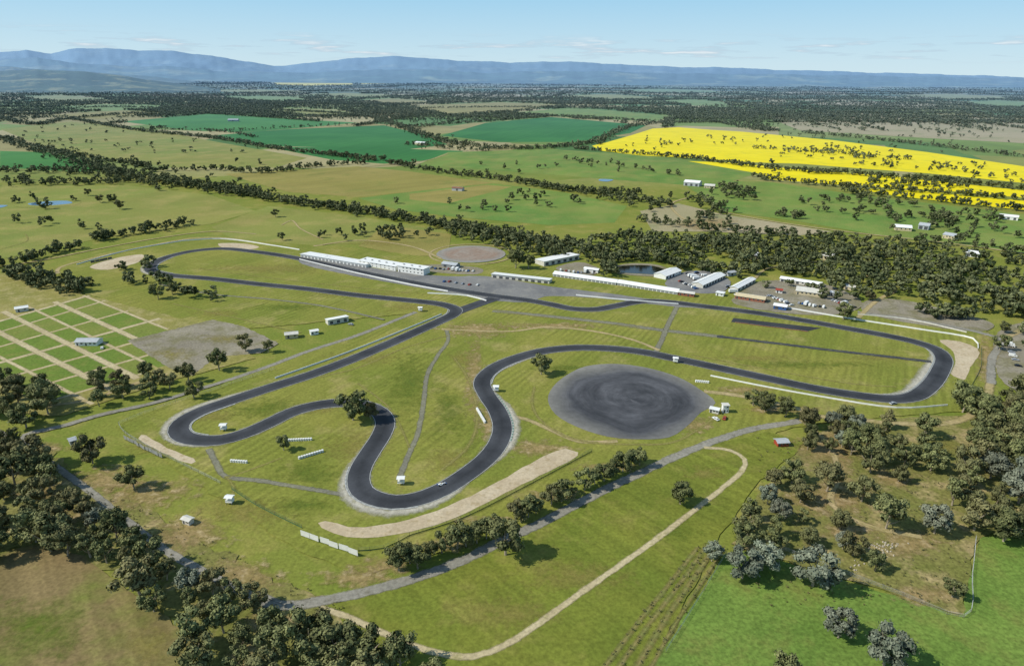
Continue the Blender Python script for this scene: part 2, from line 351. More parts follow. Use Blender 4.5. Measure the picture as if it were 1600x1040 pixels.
FLD = [('field', [(0, 202), (110, 190), (240, 203), (340, 222), (480, 247), (430, 262), (280, 262), (130, 246), (60, 226)], 'lightgreen'),
 ('field', [(0, 236), (75, 238), (205, 266), (120, 268), (0, 262)], 'crop2'),
 ('field', [(190, 190), (330, 178), (420, 184), (560, 192), (400, 206), (300, 204)], 'crop2'),
 ('field', [(330, 212), (450, 202), (600, 196), (660, 210), (700, 226), (640, 233), (500, 230), (400, 228)], 'crop'),
 ('field', [(420, 230), (560, 230), (724, 236), (706, 248), (600, 256), (520, 250)], 'crop'),
 ('field', [(690, 212), (760, 192), (860, 183), (1010, 196), (985, 208), (900, 222), (780, 222)], 'crop'),
 ('field', [(800, 176), (900, 168), (1060, 182), (1020, 190), (880, 183)], 'green'),
 ('field', [(700, 238), (860, 233), (1000, 243), (1190, 270), (1110, 292), (950, 280), (800, 268), (650, 258)], 'green'),
 ('field', [(350, 272), (560, 260), (640, 268), (770, 286), (640, 300), (560, 308), (450, 300)], 'olive'),
 ('field', [(560, 310), (640, 300), (770, 287), (880, 300), (980, 322), (960, 348), (860, 352), (720, 340), (620, 328)], 'green'),
 ('field', [(640, 303), (760, 289), (800, 292), (700, 318), (640, 312)], 'olive'),
 ('field', CAN1, 'canola'), ('field', CAN2, 'canola'), ('field', CAN3, 'canola'),
 ('field', [(425, 129.5), (470, 127), (548, 128.5), (552, 132.5), (480, 134), (435, 133)], 'canola'), ('field', [(560, 127.5), (600, 127.5), (612, 130.5), (565, 132)], 'canola'),
 ('field', [(1195, 182), (1300, 176), (1480, 180), (1640, 192), (1640, 226), (1450, 216), (1250, 204)], 'tan'),
 ('field', [(1060, 282), (1200, 284), (1330, 303), (1600, 335), (1640, 400), (1400, 372), (1240, 345), (1130, 330)], 'green'),
 ('field', [(0, 290), (200, 290), (330, 305), (400, 330), (330, 350), (160, 372), (0, 405)], 'lightgreen'),
 ('field', [(330, 355), (420, 322), (560, 338), (700, 362), (690, 385), (560, 380), (440, 385), (360, 372)], 'lightgreen'),
 ('field', [(640, 165), (780, 160), (880, 164), (800, 174), (700, 180)], 'olive'), ('field', [(60, 182), (180, 172), (260, 176), (160, 186)], 'olive'),
 ('field', [(1000, 330), (1060, 318), (1130, 335), (1300, 362), (1250, 368), (1100, 362), (1020, 362)], 'tan'),
 ('field', [(600, 352), (705, 366), (700, 400), (640, 400), (560, 385)], 'olive')]
for (u0_, v0_, w_, h_, k_, mt_) in [(30, 152, 130, 5, .03, 'lightgreen'), (190, 147, 150, 4, .02, 'tan'), (70, 170, 170, 5, -.02, 'green'), (350, 153, 120, 4, .02, 'green'), (480, 147, 120, 3, .02, 'lightgreen'), (400, 172, 140, 5, .03, 'lightgreen'), (560, 157, 100, 4, .02, 'olive'), (680, 148, 130, 4, .01, 'tan'), (880, 150, 130, 4, .02, 'lightgreen'), (1030, 158, 100, 5, .04, 'green'), (950, 141, 160, 3, .01, 'green'), (1260, 162, 200, 6, .02, 'tan'), (1400, 149, 160, 4, .02, 'lightgreen'), (1200, 145, 130, 3, .01, 'tan'), (1500, 160, 120, 5, .03, 'green'), (60, 140, 140, 3, .0, 'olive'), (300, 141, 160, 2.5, .01, 'lightgreen'), (760, 138, 140, 2, .01, 'tan')]:
    FLD.append(('field', [(u0_, v0_), (u0_ + w_ * .5, v0_ - h_ + w_ * .5 * k_), (u0_ + w_, v0_ - h_ * .4 + w_ * k_), (u0_ + w_ * 1.1, v0_ + h_ * .6 + w_ * k_), (u0_ + w_ * .55, v0_ + h_ * 1.1 + w_ * .5 * k_)], mt_))
for i, (nm, px, mt) in enumerate(FLD): poly(nm, px, .06 + i * .0065, MG[mt])
poly('grass', [(60, 425), (150, 398), (300, 370), (560, 388), (770, 415), (1060, 445), (1200, 465), (1560, 520), (1530, 640), (1300, 660), (1240, 668), (1100, 720), (800, 830), (560, 900), (470, 860), (340, 780), (180, 665), (300, 618), (640, 490), (330, 520), (200, 480), (90, 445)], .38, MG['infield'], sub=6, jit=1)
poly('paddock', [(-60, 430), (60, 425), (130, 460), (330, 510), (400, 560), (250, 600), (100, 650), (60, 650), (-60, 620)], .39, MG['paddock'], sub=6, jit=1)
poly('field', [(505, 948), (620, 912), (740, 870), (840, 828), (1000, 742), (1120, 692), (1200, 676), (1260, 690), (1180, 760), (1120, 850), (1010, 1060), (640, 1060), (560, 985)], .40, MG['lower'], sub=6, jit=1)
poly('field', [(1010, 1060), (1130, 868), (1160, 860), (1300, 900), (1500, 965), (1530, 840), (1700, 830), (1700, 1110), (1000, 1110)], .41, MG['bright'], sub=4, jit=.7)
poly('scrubland', [(1180, 780), (1250, 700), (1300, 665), (1450, 650), (1560, 650), (1640, 800), (1525, 845), (1503, 962), (1300, 898), (1145, 852)], .43, MG['scrub'], sub=4, jit=.8)
poly('scrubland', [(-80, 700), (60, 690), (120, 740), (240, 800), (320, 850), (420, 900), (540, 945), (640, 1000), (740, 1060), (300, 1060), (270, 970), (180, 900), (60, 850), (-80, 880)], .37, MG['scrub'], sub=4, jit=2)
poly('field', [(-80, 880), (60, 850), (130, 870), (220, 935), (310, 1000), (330, 1110), (-120, 1110)], .42, MG['brownfield'], sub=4, jit=.8)
def patch(cx, cy, rx, ry, mt, z, rot=0, name='bare_patch'):
    c = Vector(P(cx, cy)); ex = Vector(P(cx + rx, cy)) - c; ey = Vector(P(cx, cy - ry)) - c; pts = []
    for k in range(14):
        a = 2 * math.pi * k / 14; q = 1.15 + random.uniform(-.25, .25); A = math.cos(a) * q; B = math.sin(a) * q
        pts.append(c + ex * A + ey * B)
    pts = smooth(pts, 3, True); n = len(pts)
    o = newmesh(name, [(c.x, c.y, FL(z))] + [(p.x, p.y, FL(z)) for p in pts], [(0, 1 + i, 1 + (i + 1) % n) for i in range(n)], MG[mt], None, [(0, 0)] + [(1, 0)] * n); o['kind'] = 'structure'
PT = [(1290, 700, 60, 30, 'bare'), (1300, 780, 80, 34, 'bare'), (1420, 850, 60, 28, 'bare'), (1330, 830, 60, 18, 'bare'), (1440, 930, 60, 18, 'bare'), (1310, 745, 30, 55, 'bare'), (1480, 700, 40, 20, 'brownpatch'), (1400, 750, 40, 16, 'bare'),
 (230, 770, 90, 30, 'bare'), (300, 830, 70, 34, 'bare'), (160, 750, 70, 24, 'bare'), (380, 900, 70, 28, 'bare'), (560, 905, 80, 16, 'bare'), (60, 700, 50, 14, 'bare'), (430, 970, 60, 18, 'bare'), (240, 850, 60, 20, 'bare'), (140, 800, 60, 20, 'bare'), (60, 770, 60, 20, 'bare'), (600, 885, 60, 14, 'bare'), (700, 850, 60, 12, 'bare'), (760, 815, 60, 10, 'bare'), (860, 775, 60, 10, 'bare'), (950, 730, 60, 8, 'bare'),
 (742, 590, 18, 70, 'bare'), (765, 660, 16, 44, 'bare'), (745, 515, 70, 14, 'bare'), (870, 510, 90, 6, 'bare'), (640, 480, 60, 9, 'brownpatch'), (1090, 665, 30, 14, 'bare'), (1160, 610, 50, 8, 'bare'), (1220, 640, 70, 8, 'bare'),
 (560, 700, 60, 40, 'brownpatch'), (700, 720, 50, 22, 'brownpatch'), (900, 600, 60, 10, 'brownpatch'), (1050, 605, 60, 6, 'brownpatch'), (420, 640, 80, 20, 'rich'), (480, 740, 80, 22, 'rich'), (470, 790, 90, 16, 'rich'), (640, 600, 40, 60, 'rich'), (700, 640, 30, 50, 'rich'), (880, 575, 70, 6, 'rich'),
 (270, 555, 50, 14, 'brownpatch'), (350, 530, 50, 8, 'brownpatch'), (340, 490, 60, 6, 'brownpatch'), (450, 480, 80, 7, 'rich'), (900, 900, 120, 30, 'brownpatch'), (800, 960, 120, 30, 'brownpatch'), (420, 420, 120, 10, 'brownpatch'), (1250, 570, 150, 8, 'rich'), (1100, 350, 60, 10, 'bare'), (1540, 560, 20, 40, 'bare'), (600, 380, 60, 6, 'brownpatch'),
 (1380, 560, 80, 6, 'brownpatch'), (720, 560, 30, 14, 'brownpatch'), (60, 980, 110, 60, 'rich'), (230, 1010, 60, 40, 'brownpatch'), (380, 800, 90, 30, 'brownpatch'), (240, 700, 60, 20, 'brownpatch'), (840, 700, 60, 14, 'bare'), (500, 640, 50, 10, 'brownpatch'), (330, 650, 50, 12, 'brownpatch'), (560, 460, 120, 6, 'brownpatch'), (1180, 560, 100, 6, 'brownpatch'), (560, 560, 80, 12, 'brownpatch'), (1100, 740, 50, 14, 'brownpatch'), (1060, 830, 50, 20, 'rich')]
PT.sort(key=lambda p: (200 < p[0] < 435 and 525 < p[1] < 580))
for i, (a, b, c, d, m) in enumerate(PT): patch(a, b, c, d, m, (.46 + .003 * i) if not (200 < a < 435 and 525 < b < 580) else .678 + .0008 * (i - len(PT) + 3))
TP = [('paddock_apron', [(640, 427), (700, 432), (760, 432), (860, 448), (960, 460), (1060, 474), (1140, 484), (1060, 480), (930, 466), (850, 464), (830, 472), (770, 470), (700, 458), (470, 412), (470, 404)], 'apron'),
 ('paddock_apron', [(1066, 426), (1106, 424), (1140, 438), (1124, 458), (1084, 458), (1040, 446)], 'apron'),
 ('gravel_yard', [(1146, 474), (1155, 458), (1190, 440), (1270, 440), (1335, 462), (1345, 480), (1305, 492), (1225, 490)], 'yard'),
 ('gravel_yard', [(1350, 472), (1400, 468), (1500, 490), (1550, 506), (1535, 518), (1450, 510), (1355, 490)], 'yard'),
 ('gravel_yard', [(660, 415), (700, 414), (755, 421), (745, 429), (672, 424)], 'yard'),
 ('gravel_yard', [(868, 420), (905, 410), (935, 420), (925, 430), (890, 428)], 'yard'),
 ('gravel_yard', [(1560, 520), (1600, 505), (1640, 560), (1610, 620), (1570, 600)], 'yard'),
 ('gravel_trap', [(495, 818), (520, 834), (570, 840), (640, 832), (700, 814), (760, 785), (830, 750), (905, 708), (885, 702), (850, 714), (780, 752), (720, 782), (660, 806), (600, 820), (545, 824), (510, 814)], 'sand'),
 ('gravel_trap', [(220, 680), (262, 700), (306, 721), (300, 725), (252, 706), (217, 686)], 'sand'),
 ('gravel_trap', [(1468, 532), (1498, 534), (1526, 545), (1517, 575), (1503, 594), (1488, 588), (1494, 565), (1486, 546)], 'sand'),
 ('gravel_trap', [(140, 418), (180, 404), (221, 398), (216, 410), (168, 422)], 'sand'),
 ('gravel_trap', [(342, 381), (380, 381), (405, 387), (385, 391), (350, 388)], 'sand')]
for i, (nm, px, m) in enumerate(TP): poly(nm, px, .69 + .006 * i, MG[m], sm=True, jit=.5)
poly('burnout_apron', [(1146, 497.5), (1283, 513), (1262, 518), (1142, 503.5)], .77, MG['darktar'])
poly('gravel_yard', [(198, 533), (332, 500), (380, 510), (436, 537), (408, 552), (338, 558), (300, 588), (262, 574)], .672, MG['yard'], sub=2.5, jit=.6)
PAN = [(856, 625), (864, 605), (885, 587), (915, 573), (960, 569), (1010, 575), (1060, 590), (1095, 610), (1118, 630), (1095, 645), (1075, 665), (1045, 684), (1000, 687), (950, 683), (900, 667), (868, 648)]
pc = P(985, 624); pm = pan_mat('skid_pan_asphalt', pc[0], pc[1], ('35373A', '57585B', '817F77'), 52); poly('skid_pan', PAN, .80, pm, sm=True)
pc2 = P(736, 397); pm2 = pan_mat('small_pad_tar', pc2[0], pc2[1], ('85705F', '8E8478', '85857E'), 36)
pts = [(pc2[0] + 37 * math.cos(a * .2618), pc2[1] + 37 * math.sin(a * .2618), FL(.86)) for a in range(24)]
o = newmesh('circular_pad', pts, [tuple(range(24))], pm2); o['kind'] = 'structure'
ribbon('dirt_road', [(pc2[0] + 44 * math.cos(a * .2618), pc2[1] + 44 * math.sin(a * .2618)) for a in range(24)], 4, .82, MG['dirt'], closed=True, world=True)
for nm, px, m, z in (('pond', [(962, 419), (985, 415), (1020, 416), (1040, 423), (1030, 429), (1000, 428), (972, 426)], 'water', .84), ('pond', [(45, 318), (75, 315), (103, 314), (112, 318), (80, 321), (50, 321)], 'bluewater', .5), ('pond', [(-10, 321), (12, 321), (0, 325)], 'bluewater', .5), ('pond', [(938, 280), (958, 281), (948, 284), (937, 283)], 'bluewater', .5)):
    poly(nm, px, z, MO[m], sm=True)
poly('pond_bank', [(25, 318), (70, 312), (120, 312), (120, 320), (80, 324), (30, 324)], .45, MG['lightgreen'], sm=True)
poly('pond_bank', [(955, 419), (985, 412), (1026, 414), (1048, 423), (1032, 432), (1000, 431), (966, 428)], .45, MG['yard'], sm=True)
# camping ground plots between straight lanes
E = [((130, 462), (262, 515)), ((85, 472), (235, 540)), ((45, 480), (225, 566)), ((5, 487), (215, 592)), ((-40, 500), (180, 612)), ((-60, 528), (145, 632)), ((-80, 560), (90, 645))]
X = [((-10, 505), (140, 462)), ((-10, 522), (165, 470)), ((-10, 545), (200, 486)), ((-10, 570), (250, 498)), ((20, 588), (262, 521)), ((50, 607), (240, 553)), ((75, 628), (230, 582))]
def isect(a, b):
    (x1, y1), (x2, y2) = a; (x3, y3), (x4, y4) = b; d = (x1 - x2) * (y3 - y4) - (y1 - y2) * (x3 - x4)
    A_ = x1 * y2 - y1 * x2; B_ = x3 * y4 - y3 * x4; return ((A_ * (x3 - x4) - (x1 - x2) * B_) / d, (A_ * (y3 - y4) - (y1 - y2) * B_) / d)
for i in range(len(E) - 1):
    for j in range(len(X) - 1):
        q = [Vector(P(*isect(E[a], X[b]))) for a, b in ((i, j), (i + 1, j), (i + 1, j + 1), (i, j + 1))]; c = sum(q, Vector((0, 0))) / 4; cu = proj(c.x, c.y)
        if cu[0] < -60 or cu[1] > 625 or cu[0] > 262: continue
        q = [c + (p - c) * .88 for p in q]
        q2 = []
        for a_ in range(4):
            b_ = q[(a_ + 1) % 4]; q2 += [q[a_].lerp(b_, t / 5) + Vector((random.uniform(-.4, .4), random.uniform(-.4, .4))) for t in range(5)]
        o = newmesh('grass_plot', [(p.x, p.y, FL(.46)) for p in q2], [tuple(range(20))], MG[random.choice(('plot', 'plot', 'plot2'))]); o['kind'] = 'structure'
        if o.data.polygons[0].normal.z < 0: o.data.flip_normals()
for k, l in enumerate(E[:6]): ribbon('mown_lane', [l[0], ((l[0][0] + l[1][0]) / 2, (l[0][1] + l[1][1]) / 2), l[1]], 6.4 if k in (1, 3, 4) else 3.6, .605 + .008 * k, MG['lane'])
for k, l in enumerate(X): ribbon('mown_lane', [l[0], ((l[0][0] + l[1][0]) / 2, (l[0][1] + l[1][1]) / 2), l[1]], 5.8 if k in (0, 3) else 3.4, .55 + .007 * k, MG['lane'])
# roads
RD = [([(1262, 655), (1240, 660), (1180, 670), (1120, 688), (1060, 712), (1000, 740), (940, 768), (880, 800), (830, 825), (790, 842), (740, 868), (680, 893), (620, 912), (560, 928), (520, 936), (440, 947), (395, 930)], 5.2, 'road', 'road'),
 ([(-60, 650), (0, 676), (60, 712), (130, 760), (190, 808), (262, 862), (330, 900), (400, 935), (440, 952)], 3.6, 'road', 'road'),
 ([(70, 705), (40, 680), (90, 668), (160, 648), (240, 630), (300, 612), (400, 580), (480, 550), (560, 524), (620, 500), (650, 488)], 4.2, 'road', 'road'),
 ([(1100, 700), (1140, 704), (1163, 718), (1160, 735), (1130, 762), (1100, 786), (1040, 832), (980, 876), (900, 932), (840, 976), (790, 1008), (740, 1026), (680, 1020), (600, 990), (540, 963), (500, 950)], 3.0, 'lane', 'dirt_road'),
 ([(1100, 612), (1150, 618), (1200, 628), (1260, 645), (1262, 656)], 6, 'dirt', 'dirt_road'),
 ([(1260, 650), (1330, 655), (1400, 662), (1490, 660), (1540, 625), (1548, 570), (1570, 530), (1600, 515)], 6, 'dirt', 'dirt_road'),
 ([(1548, 600), (1550, 560), (1562, 530), (1530, 520), (1440, 502), (1340, 488)], 5, 'road', 'road'),
 ([(770, 486), (860, 495), (950, 505), (1040, 517), (1130, 527)], 8, 'oldtar', 'old_track'),
 ([(1025, 550), (1036, 527), (1045, 505), (1058, 480)], 5, 'oldtar', 'old_track'),
 ([(697, 514), (700, 532), (684, 556), (668, 585), (662, 630), (652, 680), (638, 712), (624, 748)], 3.6, 'oldtar', 'path'),
 ([(326, 702), (338, 724), (352, 745), (400, 751), (470, 762), (545, 775)], 3.8, 'oldtar', 'path'),
 ([(352, 745), (366, 762), (360, 780)], 3, 'faint', 'path'),
 ([(352, 748), (390, 735), (440, 716)], 3, 'faint', 'path'),
 ([(785, 648), (820, 655), (860, 672), (905, 690), (965, 690)], 4, 'dirt', 'dirt_road'),
 ([(835, 605), (832, 635), (850, 662), (900, 688), (990, 695), (1050, 692), (1100, 665), (1130, 640)], 3.5, 'faint', 'path'),
 ([(690, 515), (800, 518), (850, 512), (920, 517), (990, 532), (1030, 548)], 4, 'dirt', 'dirt_road'),
 ([(700, 525), (630, 545), (560, 575), (500, 590)], 3.4, 'faint', 'path'),
 ([(1250, 655), (1290, 690), (1310, 740), (1300, 790), (1350, 820), (1440, 840)], 4, 'dirt', 'dirt_road'),
 ([(1118, 852), (1085, 902), (1040, 968), (985, 1060)], 4.4, 'ditch', 'planting_strip'),
 ([(1104, 852), (1068, 905), (1020, 968), (955, 1060)], 3.4, 'ditch', 'planting_strip'),
 ([(1090, 856), (1048, 910), (1000, 970), (935, 1056)], 3.4, 'ditch', 'planting_strip'),
 ([(1130, 858), (1100, 905), (1058, 970), (1008, 1060)], 2.8, 'ditch', 'planting_strip'),
 ([(70, 635), (140, 625), (210, 600), (262, 585)], 4, 'dirt', 'dirt_road'),
 ([(-10, 418), (60, 408), (160, 388), (250, 372), (330, 362), (400, 366)], 4, 'dirt', 'dirt_road'), ([(90, 428), (95, 418), (170, 398), (300, 373), (345, 372), (440, 386)], 5, 'dirt', 'dirt_road'),
 ([(0, 390), (40, 378), (40, 366)], 3, 'faint', 'path'), ([(440, 352), (455, 345), (470, 358), (505, 375)], 3, 'dirt', 'path'), ([(490, 385), (560, 376), (640, 385), (690, 405)], 5, 'dirt', 'dirt_road'),
 ([(1120, 330), (1200, 345), (1320, 362), (1480, 380), (1640, 402)], 6, 'dirt', 'dirt_road'), ([(700, 240), (660, 252), (560, 262)], 5, 'dirt', 'dirt_road'), ([(1080, 308), (1050, 318), (1065, 340), (1100, 356)], 5, 'dirt', 'dirt_road'),
 ([(1340, 498), (1370, 470), (1400, 455)], 5, 'dirt', 'dirt_road'), ([(750, 480), (800, 490), (1000, 512)], 3, 'faint', 'path'),
 ([(250, 445), (330, 460), (420, 468), (500, 478), (600, 500)], 3.5, 'oldtar', 'path'), ([(270, 475), (380, 500), (470, 520)], 3, 'faint', 'path'),
 ([(560, 600), (610, 640), (640, 700)], 2.6, 'faint', 'path'), ([(710, 560), (735, 600), (745, 660), (730, 700), (690, 735)], 4, 'faint', 'path'),
 ([(1400, 420), (1330, 440), (1300, 462)], 4, 'dirt', 'dirt_road'), ([(1180, 435), (1200, 420), (1290, 408), (1400, 400)], 4, 'dirt', 'dirt_road'),
 ([(310, 420), (400, 432), (520, 446), (640, 458)], 3, 'faint', 'path'), ([(1080, 555), (1200, 578), (1330, 600), (1400, 605)], 3, 'faint', 'path')]
for i, (px, w, m, nm) in enumerate(RD): ribbon(nm, px, w * 1.2, .78 + .0075 * i, MG[m], jit=.2)
# race track
T = [(345, 389), (300, 393), (262, 402), (238, 414), (237, 424), (262, 430), (330, 436), (400, 444), (480, 452), (560, 462), (640, 470), (690, 476), (712, 484), (708, 492), (690, 501), (650, 519), (600, 541), (540, 566), (480, 588), (420, 607), (360, 627), (310, 645), (285, 660), (279, 673), (289, 684), (315, 689), (345, 688), (380, 679), (420, 662), (455, 645), (490, 635), (530, 630), (565, 633), (592, 644), (602, 660), (596, 680), (580, 705), (565, 730), (560, 750), (566, 768), (585, 779), (615, 785), (650, 781), (690, 766), (730, 741), (762, 715), (780, 690), (785, 667), (777, 642), (762, 620), (753, 600), (758, 588), (775, 574), (805, 561), (850, 549), (900, 544), (950, 545), (1000, 550), (1060, 562), (1130, 577), (1200, 592), (1270, 607), (1330, 617), (1390, 624), (1425, 621), (1450, 606), (1469, 580), (1474, 560), (1461, 546), (1430, 535), (1380, 524), (1320, 513), (1260, 502), (1200, 492), (1140, 484), (1090, 478), (1050, 473), (1020, 471), (990, 473), (960, 479), (930, 484), (895, 483), (860, 476), (820, 469), (780, 464), (700, 452), (640, 441), (560, 425), (470, 405), (400, 394)]
ribbon('track_verge', T, 16.0, 1.16, MG['verge'], closed=True, jit=.5)
for i, (a, b, w, off) in enumerate([(19, 27, 9, -7), (36, 44, 12, -7.5), (44, 50, 10, -7), (62, 69, 12, 7.5), (1, 6, 7, -6.5), (50, 54, 5, -6)]):
    ribbon('runoff_verge', T[a:b + 1], 3, 1.09 + .01 * i, MG['vergewide'], off=off, jit=.4, w1=w)
ribbon('race_track', [(708, 490), (740, 478), (775, 466)], 12, 1.20, MG['track'])
ribbon('old_track', [(1120, 526), (1220, 538), (1300, 548), (1380, 557), (1455, 566)], 6.5, 1.21, MG['midtar'])
ribbon('race_track', T, 11.2, 1.23, MG['track'], closed=True)
white_line = plain('line_paint', 'A4A49C', .3)
for s in (-1, 1): ribbon('track_edge_line', T, .3, 1.27, white_line, closed=True, off=s * 5.3)
ribbon('pit_exit_line', [(470, 409), (640, 446), (760, 466)], .4, 1.29, white_line)
def kerb_mat(a, b):
    m = MT('kerb_paint', .6); u, v = m.uv(); f = m.math('GREATER_THAN', m.math('FRACT', m.math('MULTIPLY', v, .35)), .5); return m.fin(m.mix(f, lin(a), lin(b)))
km = kerb_mat('A5A69F', '8F918D'); kg = kerb_mat('A0A29B', '5E7F6C')
for a, b, off, m in [(20, 25, 6.0, km), (37, 42, -6.0, km), (46, 49, -6.0, kg), (50, 53, -6.0, km), (63, 68, 6.0, km), (2, 5, 6.0, km), (12, 14, -6.0, km)]:
    ribbon('kerb', T[a:b + 1], .7, 1.6, m, off=off)
# ------------------------------------------------------------------ mountains
def hills(name, prof, d0, d1, mat, rows=16, du=4, seed=1, rough=.3, back=True, amp=1.0):
    rs = np.random.default_rng(seed); xs = [p[0] for p in prof]; ys = [p[1] for p in prof]; us = np.arange(xs[0], xs[-1] + 1, du)
    vs, fs = [], []; nu = len(us); ph = rs.uniform(0, 6.28, 16)
    def fn(x, y):
        s = 0
        for k in range(7): s += math.sin(x * .012 * 1.85**k + ph[k] + 1.9 * math.sin(y * (1.2 + k) + ph[k + 7])) / 1.5**k
        return s / 2.4
    R = rows + (3 if back else 0)
    for r in range(R):
        t = min(r / (rows - 1), 1.0); extra = max(0, r - rows + 1)
        d = d0 + (d1 - d0) * t + extra * (d1 - d0) * .2
        for u in us:
            v = float(np.interp(u, xs, ys)) + amp * fn(u * 4, 9); k = ray(u, v); s = d1 / k.y; ztop = H + k.z * s
            z = max(0, ztop) * (t ** 1.15) * (1 - rough * (1 - t) * (1 + fn(u * 1.5, t * 4))) * (1 - .33 * extra)
            vs.append((k.x / k.y * d, d, z if (r and z > .5) else -6))
    for r in range(R - 1):
        for i in range(nu - 1): fs.append((r * nu + i, r * nu + i + 1, (r + 1) * nu + i + 1, (r + 1) * nu + i))
    o = newmesh(name, vs, fs, mat); o['kind'] = 'structure'
    for p in o.data.polygons: p.use_smooth = True
    return o
hmat = surf('forested_range', '26403A', '3C5A4A', '848C66', s1=.0004, s2=.0009, c2=(.54, .64), s3=.003, fine=(.5, 1.5))
hills('mountain_range', [(-300, 88), (0, 82), (40, 78), (80, 84), (110, 77), (170, 75), (215, 79), (270, 80), (330, 87), (380, 96), (430, 103), (470, 100), (510, 96), (560, 90), (610, 88), (680, 92), (740, 96), (800, 98), (850, 96), (920, 98), (980, 101), (1050, 105), (1120, 105), (1180, 108), (1250, 110), (1350, 113), (1420, 115), (1500, 117), (1600, 121), (1900, 124)], 20000, 27000, hmat, seed=3, amp=1.2, rough=.6)
hills('mountain_range', [(-300, 97), (0, 94), (60, 90), (120, 99), (200, 104), (260, 103), (340, 111), (470, 114), (560, 110), (640, 108), (700, 111), (760, 114), (860, 111), (950, 112), (1060, 115), (1200, 116), (1330, 118), (1500, 121), (1900, 125)], 13500, 17000, hmat, seed=8, amp=1.2, rough=.6)
hmat2 = surf('wooded_hill', '2F4229', '3F5234', '84845A', s1=.001, s2=.004, c2=(.52, .62), s3=.02, fine=(.6, 1.3))
hills('wooded_hill', [(-300, 122), (-100, 113), (0, 111), (60, 109), (130, 112), (200, 120), (270, 130), (330, 138), (400, 148)], 6200, 7800, hmat2, seed=5, amp=.8)
hills('wooded_hill', [(-300, 112), (-60, 107), (10, 104), (60, 108), (120, 111), (240, 120), (300, 127), (360, 134)], 10500, 12500, hmat2, seed=15, amp=.8)
# ------------------------------------------------------------------ trees
def crown(rs, ncl, nleaf, ls, R=.36, zc=.64, zr=.34, cr=(.13, .2), core=10):
    vs = []; ti = []; cl = []
    for k in range(ncl):
        z = rs.uniform(-1, 1); a = rs.uniform(0, 6.283); q = math.sqrt(max(0, 1 - (z * .85) ** 2)) * R * math.sqrt(rs.uniform(.1, 1))
        cl.append((q * math.cos(a), q * math.sin(a), zc + z * zr * .85, rs.uniform(*cr), rs.uniform(0, .4)))
    def put(p, nn, s, s2, t):
        a = np.cross(nn, rs.normal(size=3)); a /= np.linalg.norm(a); b = np.cross(nn, a)
        vs.extend([p - a * s - b * s2 * .4, p - b * s2, p + a * s + b * s2 * .3, p + b * s2]); ti.append(min(1, max(0, t)))
    for (x, y, z, r, t0) in cl:
        c = np.array((x, y, z))
        for _ in range(core):
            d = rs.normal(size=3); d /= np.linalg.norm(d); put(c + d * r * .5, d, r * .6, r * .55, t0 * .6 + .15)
        for _ in range(nleaf):
            d = rs.normal(size=3); d[2] += .35; d /= np.linalg.norm(d)
            p = c + d * r * rs.uniform(.68, 1.1) * (1, 1, .8)
            nn = d + rs.normal(size=3) * .28; nn /= np.linalg.norm(nn)
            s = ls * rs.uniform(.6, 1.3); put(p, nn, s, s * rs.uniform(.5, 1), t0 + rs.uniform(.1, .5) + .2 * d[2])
    return np.array(vs), np.array(ti)
def quadmesh(name, vs, ti, mat):
    nq = len(vs) // 4; me = bpy.data.meshes.new(name)
    me.vertices.add(nq * 4); me.vertices.foreach_set('co', vs.astype(np.float32).ravel())
    me.loops.add(nq * 4); me.loops.foreach_set('vertex_index', np.arange(nq * 4, dtype=np.int32))
    me.polygons.add(nq); me.polygons.foreach_set('loop_start', np.arange(0, nq * 4, 4, dtype=np.int32))
    try: me.polygons.foreach_set('loop_total', np.full(nq, 4, dtype=np.int32))
    except Exception: pass
    me.update(calc_edges=True); at = me.attributes.new('tint', 'FLOAT', 'FACE'); at.data.foreach_set('value', ti.astype(np.float32)); me.materials.append(mat); return me
protos = []
for k in range(14):
    rs = np.random.default_rng(40 + k); grey = k >= 12; slim = k in (3, 7, 10)
    vs, ti = crown(rs, int(rs.integers(11, 15)) if slim else int(rs.integers(15, 22)), 80, .031, R=rs.uniform(.24, .3) if slim else rs.uniform(.35, .46), zc=rs.uniform(.56, .62), zr=rs.uniform(.3, .38), cr=(.10, .17) if slim else (.12, .20))
    t = thing('gum_tree', 'x', 'tree')
    mb = MB(); bx, by = rs.uniform(-.05, .05, 2)
    mb.tube([(0, 0, -.02), (bx * .5, by * .5, .18), (bx, by, .38), (bx * 1.4, by * 1.2, .68)], [.032, .024, .018, .006])
    for q in range(5):
        a = q * 1.256 + rs.uniform(-.4, .4); h0 = rs.uniform(.15, .4); l = rs.uniform(.2, .32) * (.7 if slim else 1)
        mb.tube([(bx * .8, by * .8, h0), (bx + l * .5 * math.cos(a), by + l * .5 * math.sin(a), h0 + .13), (bx + l * math.cos(a), by + l * math.sin(a), h0 + .3)], [.015, .011, .004], 5)
    mb.build('trunk', MO['bark'], t)
    o = bpy.data.objects.new('crown', quadmesh('crown', vs, ti, MO['greyleaf' if grey else 'leaf'])); C.objects.link(o); o.parent = t
    protos.append(t)
ntree = 0
def tree(u, v, h, label, group=None, kind=None, world=None):
    global ntree
    x, y = world if world else P(u, v, h * .5)
    k = kind if kind is not None else (random.randrange(12) if random.random() < .94 else 12)
    o = copytree(protos[k], (x, y, .36), random.uniform(0, 6.28), (h * random.uniform(.92, 1.15), h * random.uniform(.92, 1.15), h), label, group)
    ntree += 1; return o
RND = (0, 1, 2, 4, 5, 6, 8, 9, 11)
